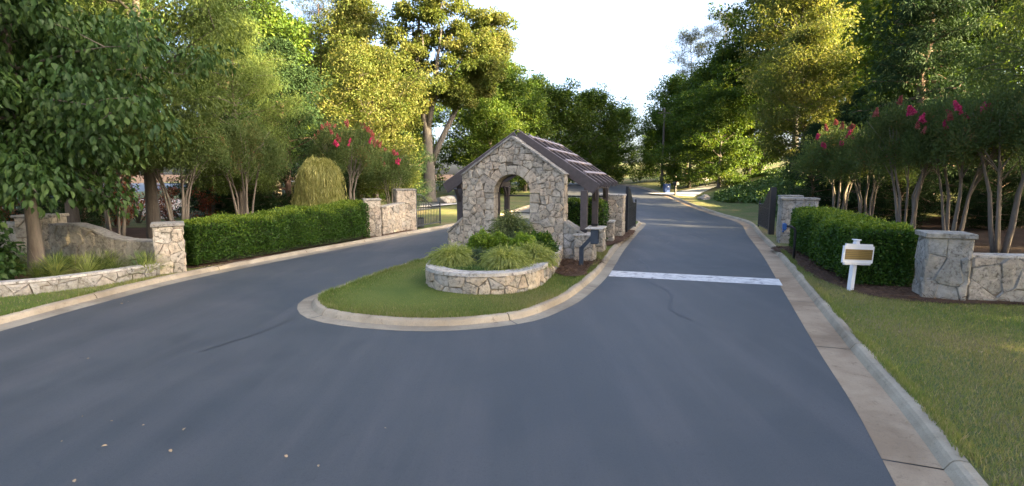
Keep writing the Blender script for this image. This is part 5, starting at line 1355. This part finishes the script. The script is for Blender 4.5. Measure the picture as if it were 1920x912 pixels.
# ------------------------------------------------------------------ grass blades on the near lawns
def blades(name, pts, zs, mat, label, seed, h=.045, w_=.010):
    g_ = np.random.default_rng(seed); n = len(pts); d = rand_dirs(g_, n); d[:, 2] = 0
    hh = h * g_.uniform(.6, 1.35, n)[:, None]; a = g_.random(n) * 6.283; s = np.stack([np.cos(a), np.sin(a), np.zeros(n)], 1) * w_ * .5
    B = np.column_stack([pts, zs]); tip = B + np.array([0, 0, 1]) * hh + d * hh * .55
    V = np.stack([B - s, B + s, tip], 1).reshape(-1, 3); F = np.arange(n * 3).reshape(-1, 3)
    pat = .5 + .5 * np.sin(pts[:, 0] * .9 + 1.3 * np.sin(pts[:, 1] * .7)) * np.sin(pts[:, 1] * .8 + 1.1 * np.sin(pts[:, 0] * .6))
    tone = np.clip(g_.random(n) * .42 + pat * .46, 0, 1); tone = np.where(g_.random(n) < .04, .97, tone)
    o = link(name, np_mesh(name, V, F, M[mat], np.repeat(tone, 3))); return tag(o, label, 'grass', kind='stuff')
def inpoly(P, poly):
    x, y = P[:, 0], P[:, 1]; r = np.zeros(len(P), bool); n = len(poly); j = n - 1
    for i in range(n):
        xi, yi = poly[i]; xj, yj = poly[j]
        c = ((yi > y) != (yj > y)) & (x < (xj - xi) * (y - yi) / (yj - yi + 1e-12) + xi); r ^= c; j = i
    return r
g_ = np.random.default_rng(601)
ip = [(p.x, p.y) for p in inner]; plp = [(p.x, p.y) for p in pp]
P = np.column_stack([g_.uniform(-4.4, 4.5, 190000), 8.3 + 9.5 * g_.random(190000) ** 1.5])
P = P[inpoly(P, ip) & ~inpoly(P, plp) & (P[:, 1] < 17.5)]
mul = [tuple(K(*p)[:2]) for p in [(0.95, 14.2), (1.35, 12.9), (1.85, 13.05), (2.2, 14.1), (2.75, 15.3), (2.5, 15.9), (1.7, 15.7)]]
P = P[~inpoly(P, mul)]
blades('grass', P, np.full(len(P), LZ + .01), 'grass', 'short mown grass on the island around the planter', 602)
rp_ = [(p.x + q.x * (GWL + .06 + KW + .02), p.y + q.y * (GWL + .06 + KW + .02)) for p, q in zip(right_path, normals(right_path)) if 2.2 < p.y < 17]
mlr = [tuple(K(*p)[:2]) for p in [(9.7, 18.8), (9.0, 16.6), (8.15, 14.2), (7.66, 12.25), (7.7, 10.75), (8.6, 10.1), (9.6, 10.0), (14, 9.6)]]
P = np.column_stack([g_.uniform(3, 13, 240000), 2.6 + 13 * g_.random(240000) ** 1.35])
P = P[inpoly(P, rp_ + list(mlr) + [(14, 2.2)])]
blades('grass', P, np.array([LZ + right_bank(a, b) for a, b in P]), 'grass', 'short mown grass between the right kerb and the stone wall', 603)
lp_ = [(p.x + q.x * (GWL + KW + .02), p.y + q.y * (GWL + KW + .02)) for p, q in zip(left_path, normals(left_path)) if 5.5 < p.y < 15]
lwl = [K(*p)[:2] for p in [(-18, 9.9), (-14, 10.1), (-11.6, 10.4), (-10.45, 10.85), (-9.7, 11.85), (-9.15, 13.2), (-8.9, 14.2)]]
P = np.column_stack([g_.uniform(-14, -8, 90000), g_.uniform(5.5, 15, 90000)])
P = P[inpoly(P, lp_ + [(-18, 5.5)] + [tuple(q) for q in lwl])]
blades('grass', P, np.full(len(P), LZ), 'grass', 'short grass strip between the left kerb and the retaining wall', 604)

def edge_tufts(path, closed, off, ymax, label, seed, n, ymin=2.0, skip=None):
    g_ = np.random.default_rng(seed); nq = normals(path, closed); P = []
    idx = [i for i, p in enumerate(path) if ymin < p.y < ymax]
    for _ in range(n):
        i = int(g_.choice(idx)); p = path[i].lerp(path[(i + 1) % len(path)], g_.random()); q = p + nq[i] * (off + g_.uniform(-.035, .10)); P.append((q.x, q.y))
    P = np.array(P); keep = (np.sin(P[:, 0] * 3.1) + np.sin(P[:, 1] * 4.3 + 1) + g_.normal(0, .6, len(P))) > -.3; P = P[keep]
    blades('grass_edge', P, np.full(len(P), LZ + .005), 'grass', label, seed + 1, .085, .011)
edge_tufts(island_path, True, .26 + KW, 17, 'ragged longer grass along the island kerb', 660, 9000)
edge_tufts(right_path, False, GWL + .06 + KW, 17, 'ragged longer grass along the right kerb', 662, 9000)
edge_tufts(left_path, False, GWL + KW, 13, 'ragged longer grass along the left kerb', 664, 6000, 5.5)

# loose pine straw on the mulch beds
def straw(poly, n, label, seed, z, bank=None):
    g_ = np.random.default_rng(seed); xs_ = [p[0] for p in poly]; ys_ = [p[1] for p in poly]
    P = np.column_stack([g_.uniform(min(xs_) - .1, max(xs_) + .1, n), g_.uniform(min(ys_) - .1, max(ys_) + .1, n)])
    P = P[inpoly(P + g_.normal(0, .06, P.shape), poly)]; n = len(P)
    zz = np.array([z + (bank(a, b) if bank else 0) for a, b in P]) + g_.uniform(0, .03, n)
    D = rand_dirs(g_, n); D[:, 2] *= .25
    V, F, k = leaf_arrays(np.column_stack([P, zz]), D, rand_dirs(g_, n) + np.array([0, 0, 1.0]), g_.uniform(.08, .20, n), g_.uniform(.008, .016, n))
    tag(link('pine_straw', np_mesh('pine_straw', V, F, M['straw_needle'], np.repeat(g_.random(n), k))), label, 'pine straw', kind='stuff')
straw(mul, 5000, 'loose brown pine straw round the call box', 651, LZ + .05)
straw(mlr + [tuple(K(*p)[:2]) for p in [(14, 13), (11.6, 18.2)]], 16000, 'loose brown pine straw in the bed along the right hedge', 652, LZ + .03, right_bank)
straw([tuple(K(*p)[:2]) for p in [(3.3, 18.8), (4.1, 19.6), (5.1, 22.0), (5.9, 24.6), (5.0, 24.4), (4.2, 21.5)]], 3000, 'loose brown pine straw by the island gate pillar', 653, LZ + .05)
straw([tuple(K(*p)[:2]) for p in [(-9.3, 14.4), (-8.5, 14.5), (-7.55, 17.8), (-6.2, 21.4), (-4.7, 25.2), (-5.6, 26.2), (-7.5, 22)]], 6000, 'loose brown pine straw along the left hedge foot', 654, LZ + .02)

# fallen leaves
lm = []
for k in range(3):
    g_ = np.random.default_rng(700 + k); V, F, kk = leaf_arrays(np.zeros((1, 3)), np.array([[1, 0, .12]]), np.array([[0, .2, 1.0]]), np.array([.075]), np.array([.045]), shape=1, fold=.2)
    lm.append(np_mesh('fallen_leaf', V, F, M['dry_leaf']))
spots = [(155, 782), (212, 790), (272, 797), (343, 808), (202, 836), (322, 848), (116, 829), (140, 905), (539, 858), (598, 876), (720, 803), (168, 672), (57, 605), (78, 600), (60, 618), (12, 613), (230, 563), (240, 566), (230, 570), (1858, 662), (1790, 600), (1545, 608), (1840, 662), (1700, 795), (1730, 863), (1760, 640)]
th_ = math.atan(120 / 960)
for i, (u, v) in enumerate(spots):
    yv_ = (456 - v) / 960; f_ = math.cos(th_) + yv_ * math.sin(th_); upv = -math.sin(th_) + yv_ * math.cos(th_)
    hz = LZ + .03 if (u > 1500 or (u < 240 and v < 608)) else .01
    tt = (hz - CAM_H) / upv; x, y = (u - 960) / 960 * tt, f_ * tt
    o = link('fallen_leaf', lm[i % 3], None, (x, y, hz + .002)); o.rotation_euler = (0, rnd.uniform(-.2, 0), rnd.uniform(0, 6.28)); s = rnd.uniform(.35, .75); o.scale = (s, s, s)
    tag(o, 'small dry leaf fallen on the ' + ('lawn' if hz > .05 else 'asphalt'), 'leaf', 'dry leaves fallen on the ' + ('lawn' if hz > .05 else 'asphalt'))
